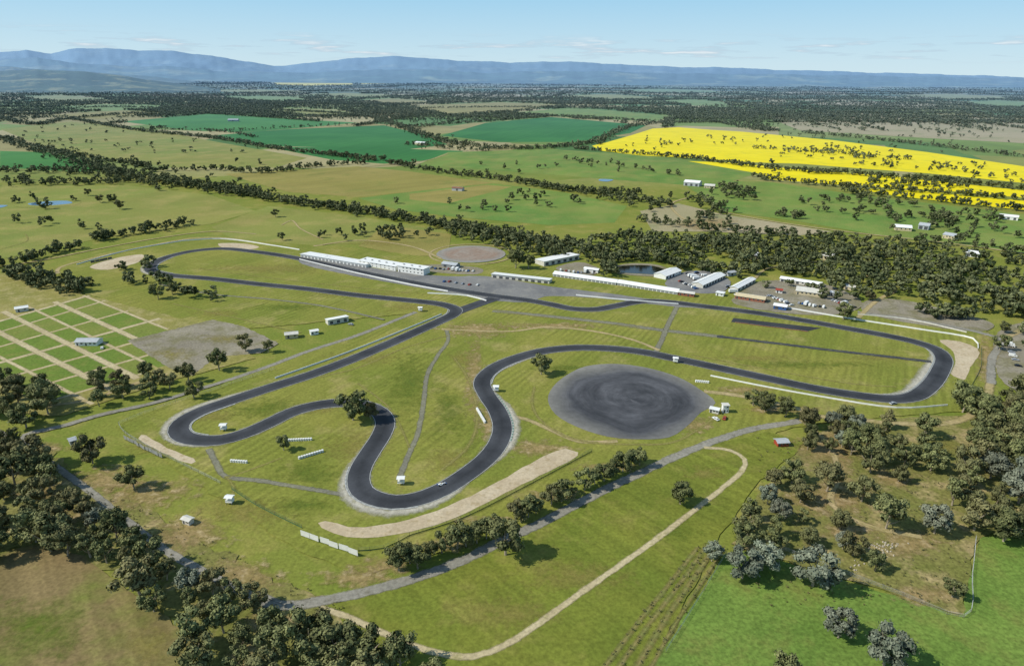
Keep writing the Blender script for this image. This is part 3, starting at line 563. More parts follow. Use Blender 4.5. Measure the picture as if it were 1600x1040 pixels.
S = [(550, 633, 19, 'large round gum tree standing on the inside of the small loop of track'), (578, 642, 10, 'low dark tree beside the large round gum at the inner track loop'),
 (846, 570, 14, 'lone dark gum tree beside the track at the upper left of the skid pan'), (442, 692, 9, 'small narrow tree beside white tyre barriers inside the hairpin'),
 (1065, 772, 11, 'lone round bush like tree in the green field above the curving dirt track'), (790, 840, 17, 'big spreading gum tree between the grey road and the perimeter fence'),
 (1320, 486, 15, 'dark round gum tree behind the right hand straight by the gravel yard'), (140, 703, 15, 'spreading gum tree in grass below the row of grey advertising boards'),
 (206, 746, 12, 'bushy gum tree on bare earth left of the service road'), (245, 455, 14, 'tallest tree of the pair standing in grass left of the infield straight'), (268, 452, 10, 'smaller tree right of the tall one above the camping ground'),
 (340, 562, 15, 'large dark gum at the lower edge of the gravel yard'), (382, 536, 13, 'upright gum tree right of the gravel yard'), (418, 541, 9, 'small tree right of the upright gum by the access road'),
 (440, 369, 10, 'round tree standing alone just outside the top wall of the circuit'), (430, 333, 11, 'lone dark tree in the pasture above the circuit'), (186, 320, 13, 'lone tree in pasture right of the blue pond'), (155, 310, 12, 'tree left of the lone one near the blue pond'), (136, 300, 12, 'tree at the river belt edge above the blue pond'),
 (1275, 888, 17, 'tall grey leaved gum at the fence of the bright green pasture'), (1163, 882, 13, 'grey gum left of the pair at the pasture corner'), (1194, 868, 14, 'grey gum right of the pair at the pasture corner'), (1114, 862, 9, 'small grey tree at the head of the planting strips'), (1314, 975, 12, 'grey gum alone in the bright green pasture'), (1388, 1012, 15, 'grey gum cut by the bottom edge of the bright pasture'), (1228, 1048, 12, 'tree top at the bottom edge of the photo in bright pasture'),
 (1491, 920, 8, 'small round tree by the fence corner in the scrubland'), (1370, 878, 9, 'small round tree on scrub beside pale rubble'), (1335, 852, 10, 'dark round tree in the scrubland below the bare ground'), (1390, 800, 17, 'large gum tree in the middle of the bare scrubland'), (1465, 812, 14, 'grey green tree right of the large scrubland gum'), (1350, 765, 13, 'dark gum above the bare patch in the scrubland'), (1296, 745, 16, 'broad gum on the bare track through the scrub'),
 (1510, 622, 18, 'large dark gum outside the right hand bend'), (1565, 535, 12, 'dark tree beside the road at the right edge of the circuit'), (1570, 512, 9, 'small tree above the dark one at the right edge road'), (1360, 462, 9, 'small tree in the gravel yard at right'), (806, 404, 20, 'tall broad gum standing right of the circular pad behind the sheds'), (826, 408, 15, 'gum tree close on the right of the tall broad one behind the sheds')]
for s in S: tree(s[0], s[1], s[2], s[3], kind=random.choice((12, 13)) if 'grey' in s[3] and 'grey road' not in s[3] and 'grey adv' not in s[3] else random.choice(RND))
row = [(622, 872, 12), (652, 872, 10), (640, 866, 9), (672, 860, 8), (690, 848, 10), (714, 838, 12), (728, 840, 9), (745, 833, 10), (760, 826, 10), (775, 818, 8), (806, 797, 10), (826, 792, 11), (814, 804, 8), (838, 790, 8), (862, 774, 10), (878, 768, 11), (890, 764, 8), (914, 750, 11), (930, 744, 9), (945, 738, 10), (958, 732, 9), (974, 722, 11), (988, 718, 9), (1000, 713, 10)]
for u, v, h in row: tree(u, v, h, 'dark bushy tree in the broken row beside the perimeter road', 'trees in the row beside the perimeter road', kind=random.choice(RND))
def hole(x, y, seed=0.0, f=.02):
    return math.sin(x * f + seed) * math.sin(y * f * 1.3 + seed * 2) + .5 * math.sin(x * f * 2.3 + y * f * 1.9 + seed)
def scatter(polypx, gap, hr, n=4000, hz_=5, holes=None):
    W_ = [P(u, v, hz_) for u, v in polypx]; out = []
    xs = [p[0] for p in W_]; ys = [p[1] for p in W_]; cell = {}
    for _ in range(n):
        x = random.uniform(min(xs), max(xs)); y = random.uniform(min(ys), max(ys))
        if not inpoly((x, y), W_) or (holes is not None and hole(x, y, 1.0, .035) > holes): continue
        g = (int(x // gap), int(y // gap)); ok = True
        for i in (-1, 0, 1):
            for j in (-1, 0, 1):
                for q in cell.get((g[0] + i, g[1] + j), ()):
                    if (q[0] - x) ** 2 + (q[1] - y) ** 2 < gap * gap: ok = False
        if ok: cell.setdefault(g, []).append((x, y)); out.append((x, y, random.uniform(*hr)))
    return out
roads_w = [(smooth([P(*p) for p in px], 6), 4.2) for px, w, m, nm in RD[:6]]
def clear(x, y):
    for pl, d in roads_w:
        for p in pl:
            if (p.x - x) ** 2 + (p.y - y) ** 2 < d * d: return False
    return True
ZN = [([(1178, 612), (1258, 632), (1256, 646), (1178, 628)], 8, (8, 11), 'tree in the short row above the junction of dirt roads', 'trees in the row above the junction', None),
 ([(140, 580), (205, 585), (215, 610), (150, 625)], 11, (10, 13), 'gum tree in the left clump beside the access road', 'gum trees of the left clump', None),
 ([(225, 580), (300, 580), (305, 610), (230, 615)], 10, (9, 13), 'gum tree in the clump at the foot of the gravel yard', 'gum trees of the yard clump', None),
 ([(-20, 600), (30, 590), (80, 620), (70, 660), (20, 680), (-20, 660)], 12, (13, 17), 'tall gum tree at the left edge beyond the service road', 'gum trees at the left edge', None),
 ([(-20, 650), (40, 690), (80, 745), (120, 775), (190, 808), (240, 840), (285, 880), (340, 905), (410, 940), (480, 950), (520, 985), (590, 1008), (650, 1022), (700, 1060), (300, 1060), (290, 985), (200, 920), (130, 868), (80, 850), (-20, 865)], 8.3, (9, 17), 'dark gum tree in the dense belt across the lower left corner', 'gum trees of the lower left belt', 1.25),
 ([(1535, 640), (1620, 600), (1620, 830), (1545, 835), (1500, 800), (1480, 755), (1525, 715)], 9.0, (11, 17), 'gum tree in the dark wood along the right edge', 'gum trees of the right edge wood', None),
 ([(1310, 658), (1400, 652), (1475, 680), (1465, 720), (1400, 745), (1345, 720)], 11.5, (8, 15), 'gum tree in the upper scrubland grove', 'gum trees of the upper scrubland grove', None),
 ([(1185, 735), (1245, 730), (1260, 770), (1225, 785), (1185, 775)], 10, (8, 12), 'dark tree in the grove along the left of the scrubland', 'trees of the left scrubland grove', None),
 ([(1150, 790), (1225, 790), (1240, 845), (1160, 845)], 9.5, (8, 13), 'dark tree in the clump above the pasture corner', 'trees of the pasture corner clump', None),
 ([(1240, 800), (1320, 810), (1320, 850), (1240, 850)], 13, (6, 10), 'low dark tree among bare patches of scrubland', 'low scrubland trees', None),
 ([(1255, 628), (1315, 640), (1340, 665), (1330, 700), (1262, 700), (1250, 665)], 10, (8, 13), 'gum tree in the grove right of the road junction', 'gum trees of the junction grove', None)]
for zp, gap, hr, lab, grp, ho in ZN:
    for x, y, h in scatter(zp, gap, hr, 5000, holes=ho):
        if clear(x, y) and ntree < 299: tree(0, 0, h, lab, grp, world=(x, y))
mid_t = [crown(np.random.default_rng(100 + k), 10, 9, .075, R=.4 if k % 3 else .28, zc=.52, zr=.37, cr=(.14, .21), core=6) for k in range(9)]
far_t = [crown(np.random.default_rng(200 + k), 5, 3, .12, R=.34, zc=.45, zr=.38, cr=(.18, .27), core=3) for k in range(8)]
ST = []
def line(px, w, sp, hr=(8, 14), n=1):
    pl = smooth([P(*p) for p in px], sp); nr = offsets(pl)
    for p, q in zip(pl, nr):
        for _ in range(n):
            if random.random() < .1: continue
            o = random.gauss(0, w * .3); a = p + q * o; ST.append((a.x + random.uniform(-sp, sp) * .5, a.y + random.uniform(-sp, sp) * .5, random.uniform(*hr)))
LN = [([(0, 215), (80, 240), (190, 272), (300, 290), (400, 305)], 44, 10, 4), ([(330, 295), (420, 312), (540, 330), (640, 345), (700, 355), (800, 372), (880, 388)], 32, 9, 4), ([(230, 268), (330, 266), (420, 270), (500, 260), (570, 256)], 18, 10, 2),
 ([(60, 232), (130, 246), (230, 262)], 22, 10, 3), ([(0, 268), (80, 268), (200, 275)], 60, 12, 4), ([(0, 285), (120, 288), (200, 282), (300, 292)], 60, 12, 4), ([(0, 185), (60, 195), (110, 186), (250, 176), (340, 179), (500, 190)], 36, 11, 4), ([(110, 186), (220, 205), (330, 216), (440, 234), (590, 252)], 22, 9, 3), ([(330, 207), (450, 200), (600, 194)], 16, 10, 1), ([(300, 168), (420, 172), (560, 180), (620, 196), (730, 228), (820, 233), (930, 224)], 46, 12, 5), ([(610, 256), (700, 272), (800, 284), (900, 300), (1000, 305)], 16, 9, 2),
 ([(950, 310), (1010, 318), (1050, 324)], 60, 8, 3), ([(900, 233), (1060, 247), (1200, 264), (1350, 275), (1480, 285), (1640, 302)], 12, 8, 2), ([(1130, 292), (1155, 298), (1180, 300)], 60, 9, 3), ([(1195, 282), (1330, 294), (1450, 302), (1640, 317)], 8, 9, 2), ([(1330, 303), (1450, 314), (1640, 335)], 12, 10, 2), ([(1360, 285), (1420, 290), (1500, 292)], 50, 12, 3),
 ([(1280, 330), (1360, 338), (1460, 345), (1600, 372)], 25, 14, 1), ([(1100, 310), (1120, 330), (1100, 345)], 40, 9, 2), ([(1215, 338), (1250, 342)], 25, 7, 2), ([(1000, 345), (1100, 358), (1260, 372), (1400, 385), (1600, 415)], 24, 10, 2), ([(0, 418), (60, 404), (120, 388)], 12, 7, 2), ([(150, 378), (220, 365), (292, 352)], 14, 7, 2), ([(30, 428), (75, 442), (125, 458)], 26, 6, 3), ([(500, 372), (540, 366), (590, 372)], 14, 10, 1),
 ([(205, 440), (235, 442), (290, 462)], 14, 9, 1), ([(1440, 492), (1470, 492), (1510, 500)], 14, 6, 3), ([(1280, 465), (1305, 470)], 16, 7, 2), ([(1200, 205), (1165, 185), (1200, 170), (1280, 160), (1330, 152)], 60, 14, 5), ([(1260, 208), (1400, 222), (1640, 250)], 30, 11, 3), ([(930, 224), (1000, 196), (1100, 190), (1200, 205)], 36, 11, 3), ([(620, 200), (760, 190), (880, 182), (1010, 190)], 26, 12, 3), ([(1440, 380), (1500, 385), (1600, 400)], 40, 12, 2), ([(830, 290), (890, 300), (960, 305)], 20, 9, 2), ([(640, 225), (700, 232), (760, 236)], 50, 11, 3),
 ([(950, 410), (990, 406), (1040, 412), (1060, 420)], 10, 6, 2), ([(930, 408), (950, 420), (945, 432)], 10, 7, 2), ([(1070, 418), (1130, 424), (1180, 430)], 12, 7, 2), ([(860, 398), (930, 402)], 10, 8, 1), ([(1230, 428), (1290, 432), (1310, 442)], 12, 8, 1), ([(0, 162), (200, 156), (420, 162), (640, 163)], 50, 14, 4), ([(640, 150), (900, 158), (1200, 152)], 50, 14, 4), ([(1330, 150), (1500, 165), (1640, 170)], 50, 15, 4), ([(880, 250), (980, 262), (1060, 275)], 12, 16, 1), ([(1190, 448), (1240, 452), (1300, 456)], 20, 14, 1), ([(0, 143), (200, 140), (400, 141)], 90, 20, 4), ([(300, 150), (520, 142), (800, 146)], 70, 18, 4), ([(560, 172), (800, 168), (1100, 176)], 30, 12, 3), ([(0, 176), (160, 168), (330, 171)], 30, 12, 3), ([(1180, 232), (1300, 240), (1420, 250)], 26, 16, 2),
 ([(200, 135), (600, 137), (1000, 139), (1500, 146)], 120, 24, 5), ([(0, 133), (300, 134), (620, 136)], 120, 26, 5), ([(800, 133), (1200, 137), (1640, 146)], 120, 26, 5), ([(400, 215), (330, 205), (240, 203)], 14, 10, 1), ([(1050, 182), (1100, 178), (1190, 182)], 40, 13, 3), ([(1200, 176), (1400, 174), (1640, 186)], 24, 12, 2)]
for px, w, sp, nn in LN: line(px, w, sp, n=nn)
FOR = [([(885, 380), (930, 370), (990, 362), (1060, 370), (1130, 366), (1250, 374), (1350, 384), (1450, 397), (1640, 435), (1640, 500), (1520, 478), (1420, 458), (1340, 440), (1250, 425), (1150, 408), (1085, 402), (1040, 398), (930, 400)], 9.8, (9, 17), .8), ([(690, 345), (800, 360), (900, 385), (880, 400), (800, 388), (700, 362)], 11, (10, 14), .8),
 ([(1070, 400), (1110, 412), (1170, 420), (1160, 430), (1100, 420)], 12, (8, 12), .9), ([(1280, 440), (1340, 440), (1400, 455), (1350, 465)], 14, (9, 13), .9), ([(1590, 470), (1640, 480), (1640, 600), (1600, 560)], 15, (9, 13), None)]
for zp, gap, hr, ho in FOR: ST += scatter(zp, gap, hr, 9000, holes=ho)
for i in range(220):
    u, v = random.uniform(0, 1600), random.choice((random.uniform(205, 300), random.uniform(190, 240)))
    if any(inpoly((u, v), f[1]) for f in FLD if f[2] in ('crop', 'crop2', 'green', 'canola', 'olive')): continue
    x, y = P(u, v); ST.append((x, y, random.uniform(9, 14)))
for cx, cy, n, rx, ry in [(1150, 222, 16, 60, 8), (1290, 238, 50, 60, 9), (1360, 246, 30, 40, 7), (1480, 262, 18, 60, 8), (1060, 222, 10, 40, 6), (1230, 215, 10, 60, 5), (1400, 258, 14, 80, 5), (1340, 320, 30, 120, 14), (1480, 345, 44, 110, 18), (1140, 305, 16, 60, 12), (1280, 272, 12, 80, 5), (1010, 225, 8, 50, 8), (1540, 275, 10, 60, 6), (1450, 286, 16, 80, 5), (250, 225, 8, 160, 20), (100, 320, 10, 100, 20), (900, 260, 10, 120, 10), (740, 330, 10, 120, 14), (90, 350, 5, 80, 20), (860, 310, 12, 80, 10), (1500, 205, 60, 100, 15), (1300, 195, 30, 100, 10), (1350, 405, 12, 60, 8), (1100, 385, 14, 60, 8), (620, 370, 16, 60, 8), (200, 420, 4, 60, 5), (320, 466, 4, 40, 4)]:
    for _ in range(n):
        x, y = P(cx + random.gauss(0, rx * .5), cy + random.gauss(0, ry * .5)); ST.append((x, y, random.uniform(9, 14)))
NT = [f[1] for f in FLD if f[2] in ('crop', 'crop2', 'green', 'canola', 'olive', 'lightgreen')]
for i in range(470):
    v = 126 + 62 * random.random() ** 1.15; u = random.uniform(-60, 1660); x, y = P(u, v + (u - 800) * .0075)
    if y > 14000 or y < 0: continue
    a = random.choice((.10, .10, .16, 1.4, -.08)) + random.gauss(0, .05); L = random.uniform(700, 2400) * (1 + y / 9000); sp = 8.5 * (1 + y / 6000); wd = random.uniform(4, 16)
    m = int(L / sp) * (2 if wd > 12 else 1)
    for k in range(m):
        t = random.uniform(-.5, .5) * L; q = random.gauss(0, wd * .4); xx = x + math.cos(a) * t - math.sin(a) * q + 12 * math.sin(t / 170 + i); yy = y + math.sin(a) * t + math.cos(a) * q + 8 * math.sin(t / 140 + i)
        c = proj(xx, yy)
        if c[1] > 205 or any(inpoly(c, f) for f in NT): continue
        ST.append((xx, yy, random.uniform(8, 12) * (1 + yy / 14000)))
for i in range(500):
    v = 124 + 70 * random.random(); u = random.uniform(-60, 1660); x, y = P(u, v)
    if y < 0 or y > 12000 or any(inpoly((u, v), f) for f in NT): continue
    ST.append((x, y, random.uniform(8, 12)))
def mass(A, sets, mat, name):
    allv, allt = [], []
    for sel, tmpl in sets:
        B = A[sel]; ids = rng.integers(0, len(tmpl), len(B))
        for k, (vs, ti) in enumerate(tmpl):
            Q = B[ids == k]; m = len(Q)
            if not m: continue
            an = rng.uniform(0, 6.283, m); c, s = np.cos(an)[:, None], np.sin(an)[:, None]; h = Q[:, 2][:, None]
            wz = rng.uniform(.85, 1.3, m)[:, None]
            X_ = (vs[None, :, 0] * c - vs[None, :, 1] * s) * h * wz + Q[:, 0][:, None]; Y_ = (vs[None, :, 0] * s + vs[None, :, 1] * c) * h * wz + Q[:, 1][:, None]; Z_ = vs[None, :, 2] * h + 0.0 * X_
            allv.append(np.stack([X_, Y_, Z_], -1).reshape(-1, 3)); allt.append(np.clip(ti[None, :] * .75 + rng.uniform(-.2, .5, m)[:, None], 0, 1).ravel())
    o = bpy.data.objects.new(name, quadmesh(name, np.concatenate(allv), np.concatenate(allt), mat)); C.objects.link(o); o['kind'] = 'stuff'; return o
A = np.array(ST); dist = np.hypot(A[:, 0], A[:, 1])
o = mass(A, ((dist < 1700, mid_t), (dist >= 1700, far_t)), MO['leafstuff'], 'distant_trees'); tag(o, 'dark gum trees in belts, woods and paddocks across the plain beyond the circuit', 'trees')
print('TREES', ntree, len(ST))
WD = []
for px in [r[0] for r in RD if r[3] == 'planting_strip']:
    for p in smooth([P(*q) for q in px], 1.5):
        if random.random() < .7: WD.append((p.x + random.gauss(0, .6), p.y + random.gauss(0, .6), random.uniform(.5, 1.5)))
for i in range(900):
    u, v = random.choice(((random.uniform(1180, 1520), random.uniform(680, 950)), (random.uniform(100, 560), random.uniform(720, 960))))
    x, y = P(u, v)
    if u > 1000 or (v - 720 > (u - 100) * .5 + 10 and v - 720 < (u - 100) * .5 + 110): WD.append((x, y, random.uniform(.4, 1.4)))
A = np.array(WD); o = mass(A, ((np.ones(len(A), bool), far_t),), MO['weed'], 'weeds'); o.location.z = .36; tag(o, 'dry weeds and low scrub along the planting strips, the tree belt and the bare scrubland', 'weeds')
mb = MB()
for i in range(70):
    cx, cy = random.choice(((1375, 852), (1390, 860), (1380, 856), (1350, 885))); x, y = P(cx + random.gauss(0, 14), cy + random.gauss(0, 5)); s = random.uniform(.15, .5); a = random.uniform(0, 3)
    k = len(mb.v); mb.box(-s, s, -s * .7, s * .7, 0, s * 1.1)
    for j in range(k, len(mb.v)):
        px_, py_, pz_ = mb.v[j]; f = .6 if pz_ > 0 else 1; mb.v[j] = (x + (px_ * math.cos(a) - py_ * math.sin(a)) * f + random.uniform(-.1, .1), y + (px_ * math.sin(a) + py_ * math.cos(a)) * f, .36 + pz_)
o = mb.build('rubble', MO['rock']); tag(o, 'pale rubble strewn over the bare ground of the scrubland', 'rubble'); o['kind'] = 'stuff'
for t in protos:
    for c in list(t.children): bpy.data.objects.remove(c)
    bpy.data.objects.remove(t)
# ------------------------------------------------------------------ buildings
def building(name, label, a, b, D, h, wall='white', roof='white', kind='gable', doors=1, wins=2, group=None, cat='building', dw=1.0, dh=2.1, rise=None, doorm='darkgrey', storeys=1):
    A_ = Vector(P(*a)); B_ = Vector(P(*b)); d = B_ - A_; L = d.length; rz = math.atan2(d.y, d.x)
    t = thing(name, label, cat, (A_.x, A_.y, .9), rz, group)
    mb = MB(); mb.box(0, L, 0, D, -.9, h)
    if kind == 'gable':
        rise = rise or D * .16; mb.prism([(0, h), (D, h), (D / 2, h + rise)], .0, L)
    mb.build('wall', MO[wall], t)
    mb = MB()
    if kind == 'gable':
        e = .5; k = rise / (D / 2); th = .18
        mb.prism([(-e, h - e * k + .02), (D / 2, h + rise + .02), (D + e, h - e * k + .02), (D + e, h - e * k + .02 + th), (D / 2, h + rise + .02 + th), (-e, h - e * k + .02 + th)], -e, L + e)
    elif kind == 'flat': mb.box(-.4, L + .4, -.6, D + .4, h + .002, h + .3)
    else: mb.prism([(-.7, h + .9), (D + .4, h + .02), (D + .4, h + .22), (-.7, h + 1.1)], -.4, L + .4)
    rf = mb.build('roof', MO[roof], t)
    if kind == 'gable' and L > 8:
        mb = MB(); mb.box(-.5, L + .5, D / 2 - .2, D / 2 + .2, h + rise + .15, h + rise + .26); mb.build('ridge_cap', MO['zinc'], rf)
    if kind == 'flat' and L > 20:
        for q in range(int(L / 9)):
            mb = MB(); mb.box(3 + q * 9, 4.6 + q * 9, D * .4, D * .4 + 1.4, h + .3, h + 1.1); mb.build('roof_vent', MO['grey'], rf)
    if kind == 'skillion':
        mb = MB(); mb.prism([(0, h), (D, h + .015), (0, h + .86)], .02, L - .02); mb.build('fascia', MO[wall], t)
    n = doors + wins; sl = L / max(n, 1)
    order = (['d'] * doors + ['w'] * wins) if doors > 3 else ([('d' if (i % max(1, n // max(doors, 1)) == 0 and i // max(1, n // max(doors, 1)) < doors) else 'w') for i in range(n)])
    for i, c in enumerate(order[:90]):
        x = sl * (i + .5)
        if c == 'd':
            mb = MB(); w = min(dw, sl * .8); mb.box(x - w / 2, x + w / 2, -.06, 0, 0, min(dh, h - .2)); mb.build('door', MO[doorm], t)
        else:
            w = min(1.4, sl * .5)
            for s_ in range(storeys):
                z = h / storeys * s_ + h / storeys * .45; wh = h / storeys * .3
                mb = MB(); mb.box(x - w / 2 - .08, x + w / 2 + .08, -.05, 0, z - .08, z + wh + .08); f = mb.build('window', MO['offwhite'], t)
                mb = MB(); mb.box(x - w / 2, x + w / 2, -.08, -.05, z, z + wh); mb.build('pane', MO['glass'], f)
    return t
BL = [('pit_garage', 'long low white roofed garage row at the left end of the pit buildings', (470, 402), (572, 419), 14, 2.4, 'white', 'white', 'skillion', 18, 0, 3.2, 2.0),
 ('pit_building', 'two storey white pit building with dark windows in the middle of pit row', (560, 414), (618, 424), 14, 4.4, 'white', 'white', 'flat', 0, 9, 3, 2.8, 2),
 ('control_tower', 'tallest white race control tower at the right end of the pit buildings', (622, 425), (662, 431), 11, 6.0, 'white', 'white', 'flat', 1, 6, 1.2, 2.2, 2),
 ('grandstand', 'long white canopy grandstand right of the race control tower', (768, 434), (858, 444), 9, 2.6, 'offwhite', 'white', 'skillion', 9, 0, 3.5, 2.0, 1),
 ('pit_garage', 'long thin white roofed shed right of the canopy grandstand', (864, 432), (962, 446), 10, 2.3, 'white', 'white', 'gable', 16, 0, 3, 1.8, 1),
 ('pit_garage', 'long thin white roofed shed continuing toward the dark pond', (964, 446), (1058, 461), 10, 2.3, 'white', 'white', 'gable', 15, 0, 3, 1.8, 1),
 ('paddock_shed', 'large white shed with open front above the long thin sheds', (850, 416), (905, 405), 15, 3.6, 'offwhite', 'white', 'skillion', 6, 0, 4, 2.8, 1),
 ('paddock_shed', 'short white shed at the right side of the dark pond', (1040, 437), (1064, 428), 13, 3, 'white', 'white', 'gable', 3, 2, 3, 2.4, 1),
 ('paddock_shed', 'white garage block right of the paddock tar', (1098, 451), (1133, 435), 11, 3, 'offwhite', 'white', 'gable', 8, 0, 3, 2.4, 1),
 ('paddock_shed', 'narrow white shed beside the gravel yard, right of the garage block', (1152, 456), (1180, 441), 7, 2.8, 'offwhite', 'white', 'gable', 5, 0, 3, 2.3, 1),
 ('canteen', 'low red and cream building beside the start of the gravel yard', (1148, 467), (1194, 474), 9, 2.8, 'brick', 'cream', 'gable', 2, 5, 1.2, 2.1, 1),
 ('toilet_block', 'small reddish brick block on the gravel yard behind the straight', (1060, 462), (1084, 465), 6, 2.8, 'brick', 'offwhite', 'gable', 2, 2, 1, 2.1, 1),
 ('clubhouse', 'pale grey roofed clubhouse in the middle of the right gravel yard', (1243, 460), (1282, 465), 14, 3.2, 'cream', 'offwhite', 'gable', 1, 5, 1.2, 2.1, 1),
 ('paddock_shed', 'long white shed at the back of the right gravel yard', (1218, 440), (1282, 450), 8, 2.8, 'offwhite', 'white', 'gable', 4, 4, 2.4, 2.3, 1),
 ('scrutineering_shed', 'small blue fronted shed beside the right hand straight', (1208, 483), (1228, 486), 7, 3, 'blue', 'white', 'gable', 1, 1, 2.4, 2.3, 1),
 ('kiosk', 'small white kiosk between the garage block and the straight', (1118, 462), (1130, 464), 5, 2.6, 'white', 'white', 'flat', 1, 1, 1, 2, 1),
 ('kiosk', 'small red roofed kiosk left of the clubhouse', (1212, 458), (1222, 459), 5, 2.6, 'white', 'red', 'gable', 1, 1, 1, 2, 1),
 ('kiosk', 'small grey kiosk at the right of the clubhouse', (1296, 462), (1308, 464), 6, 2.8, 'grey', 'zinc', 'gable', 1, 1, 1, 2, 1),
 ('shed', 'dark roofed shed behind the race control tower', (690, 417), (712, 420), 9, 3, 'grey', 'zinc', 'gable', 2, 0, 3, 2.4, 1),
 ('shed', 'low white shed between the open fronted shed and the long thin sheds', (912, 424), (934, 427), 6, 2.6, 'white', 'white', 'gable', 2, 0, 2.4, 2.2, 1),
 ('shed', 'small zinc shed by the trees left of the gravel yard', (1138, 432), (1150, 430), 6, 2.8, 'zinc', 'zinc', 'gable', 1, 0, 2.4, 2.2, 1),
 ('shed', 'cream shed at the right end of the gravel yard near the trees', (1318, 452), (1334, 455), 7, 2.8, 'cream', 'offwhite', 'gable', 1, 1, 2, 2.2, 1),
 ('toilet_block', 'white block alone in the middle of the camping ground', (118, 541), (152, 541), 8, 2.8, 'white', 'zinc', 'gable', 2, 3, 1, 2.1, 1),
 ('shed', 'cream shed with dark door beside the access road above the gravel yard', (446, 530), (466, 528), 6, 2.8, 'cream', 'offwhite', 'gable', 1, 1, 1.2, 2.1, 1),
 ('shed', 'tiny white shed right of the cream shed', (486, 524), (498, 522), 4, 2.4, 'white', 'white', 'gable', 1, 1, 1, 2, 1),
 ('shed', 'white shed with open bays inside the left straight', (513, 508), (545, 502), 6, 2.8, 'offwhite', 'white', 'skillion', 3, 0, 2.4, 2.3, 1),
 ('shed', 'white shed at the left end of the camping ground lane', (25, 489), (45, 486), 6, 2.8, 'offwhite', 'white', 'gable', 1, 1, 1, 2, 1),
 ('hut', 'red walled hut with pale roof in grass near the road junction', (1215, 699), (1232, 698), 4.5, 2.2, 'red', 'zinc', 'gable', 1, 2, 1, 1.9, 1),
 ('timing_tower', 'slim white tower with pale roof at the right end of the skid pan', (1129, 646), (1138, 646), 3, 4.6, 'white', 'offwhite', 'flat', 1, 1, 1.0, 2.0, 2),
 ('portable_office', 'low white office block beside the timing tower', (1108, 645), (1122, 648), 3, 2.3, 'offwhite', 'white', 'flat', 1, 2, 1, 2.0, 1),
 ('hut', 'small grey hut in grass above the left advertising boards', (111, 697), (121, 694), 4, 2.4, 'grey', 'zinc', 'gable', 1, 0, 1, 2, 1),
 ('hut', 'white hut beside bare earth at the lower left', (285, 818), (296, 822), 2.6, 2.1, 'offwhite', 'offwhite', 'gable', 1, 1, .8, 1.8, 1),
 ('farm_shed', 'grey machinery shed among trees left of the near farmhouse beyond the circuit', (1068, 290), (1092, 292), 18, 6, 'zinc', 'white', 'gable', 3, 0, 4, 4, 1),
 ('farm_house', 'pale farmhouse left of the round tree clump below the canola', (1100, 294), (1116, 295), 14, 4, 'cream', 'offwhite', 'gable', 1, 3, 1, 2, 1),
 ('farm_house', 'white farmhouse at the right among scattered trees', (1398, 360), (1424, 362), 14, 4, 'cream', 'white', 'gable', 1, 3, 1, 2, 1),
 ('farm_shed', 'grey farm shed right of the white farmhouse', (1434, 358), (1450, 360), 14, 5, 'zinc', 'zinc', 'gable', 2, 0, 4, 4, 1),
 ('farm_house', 'farmhouse with pale roof below the grey farm shed at right', (1472, 372), (1490, 375), 13, 4, 'cream', 'zinc', 'gable', 1, 3, 1, 2, 1),
 ('farm_shed', 'small white shed near the right edge above the forest', (1508, 400), (1528, 403), 10, 4, 'white', 'white', 'gable', 2, 0, 3, 3, 1),
 ('farm_shed', 'long low white shed at the middle right paddock road', (1560, 342), (1590, 345), 12, 4, 'white', 'white', 'gable', 3, 0, 3, 3, 1),
 ('farm_house', 'tiny farmhouse among trees beyond the dark green crop', (648, 226), (662, 227), 16, 5, 'cream', 'white', 'gable', 1, 2, 1, 2, 1),
 ('farm_shed', 'tiny distant shed beside the upper dark green crop', (356, 190), (372, 190), 20, 6, 'zinc', 'zinc', 'gable', 1, 0, 4, 4, 1),
 ('farm_shed', 'low shed in the green pasture in the middle distance', (706, 298), (722, 299), 10, 4, 'zinc', 'rust', 'gable', 1, 0, 3, 3, 1),
 ('house', 'house beside the forest edge behind the large tree on the yard', (1282, 405), (1300, 408), 12, 4, 'cream', 'offwhite', 'gable', 1, 3, 1, 2, 1),
 ('house', 'pale roofed house in a clearing of the forest left of centre right', (1168, 404), (1184, 406), 12, 4, 'cream', 'white', 'gable', 1, 3, 1, 2, 1)]
for q in BL:
    nm, lab, a, b, D, h, wm_, rm, kd, nd, nw, dw, dh = q[:13]; st = q[13] if len(q) > 13 else 1
    building(nm, lab, a, b, D, h, wm_, rm, kd, nd, nw, dw=dw, dh=dh, storeys=st, cat=nm.replace('_', ' '), doorm='grey' if nm == 'pit_garage' else 'darkgrey')
def post(u, v, label):
    x, y = P(u, v); t = thing('marshal_post', label, 'marshal post', (x, y, 1.2), random.uniform(-.3, .3))
    mb = MB()
    for sx in (-1.3, 1.3):
        for sy in (-1, 1): mb.box(sx - .08, sx + .08, sy - .08, sy + .08, -1, 1)
    mb.build('stilt_frame', MO['grey'], t)
    mb = MB(); mb.box(-1.6, 1.6, -1.3, 1.3, 1, 1.15); mb.box(-1.5, 1.5, -1.2, 1.2, 1.15, 2.1)
    for sx in (-1.45, 1.45):
        for sy in (-1.15, 1.15): mb.box(sx - .06, sx + .06, sy - .06, sy + .06, 2.1, 3.3)
    mb.build('cabin', MO['white'], t); mb = MB(); mb.prism([(-1.6, 3.3), (1.6, 3.3), (1.6, 3.42), (0, 3.9), (-1.6, 3.42)], -1.9, 1.9); mb.build('roof', MO['white'], t)
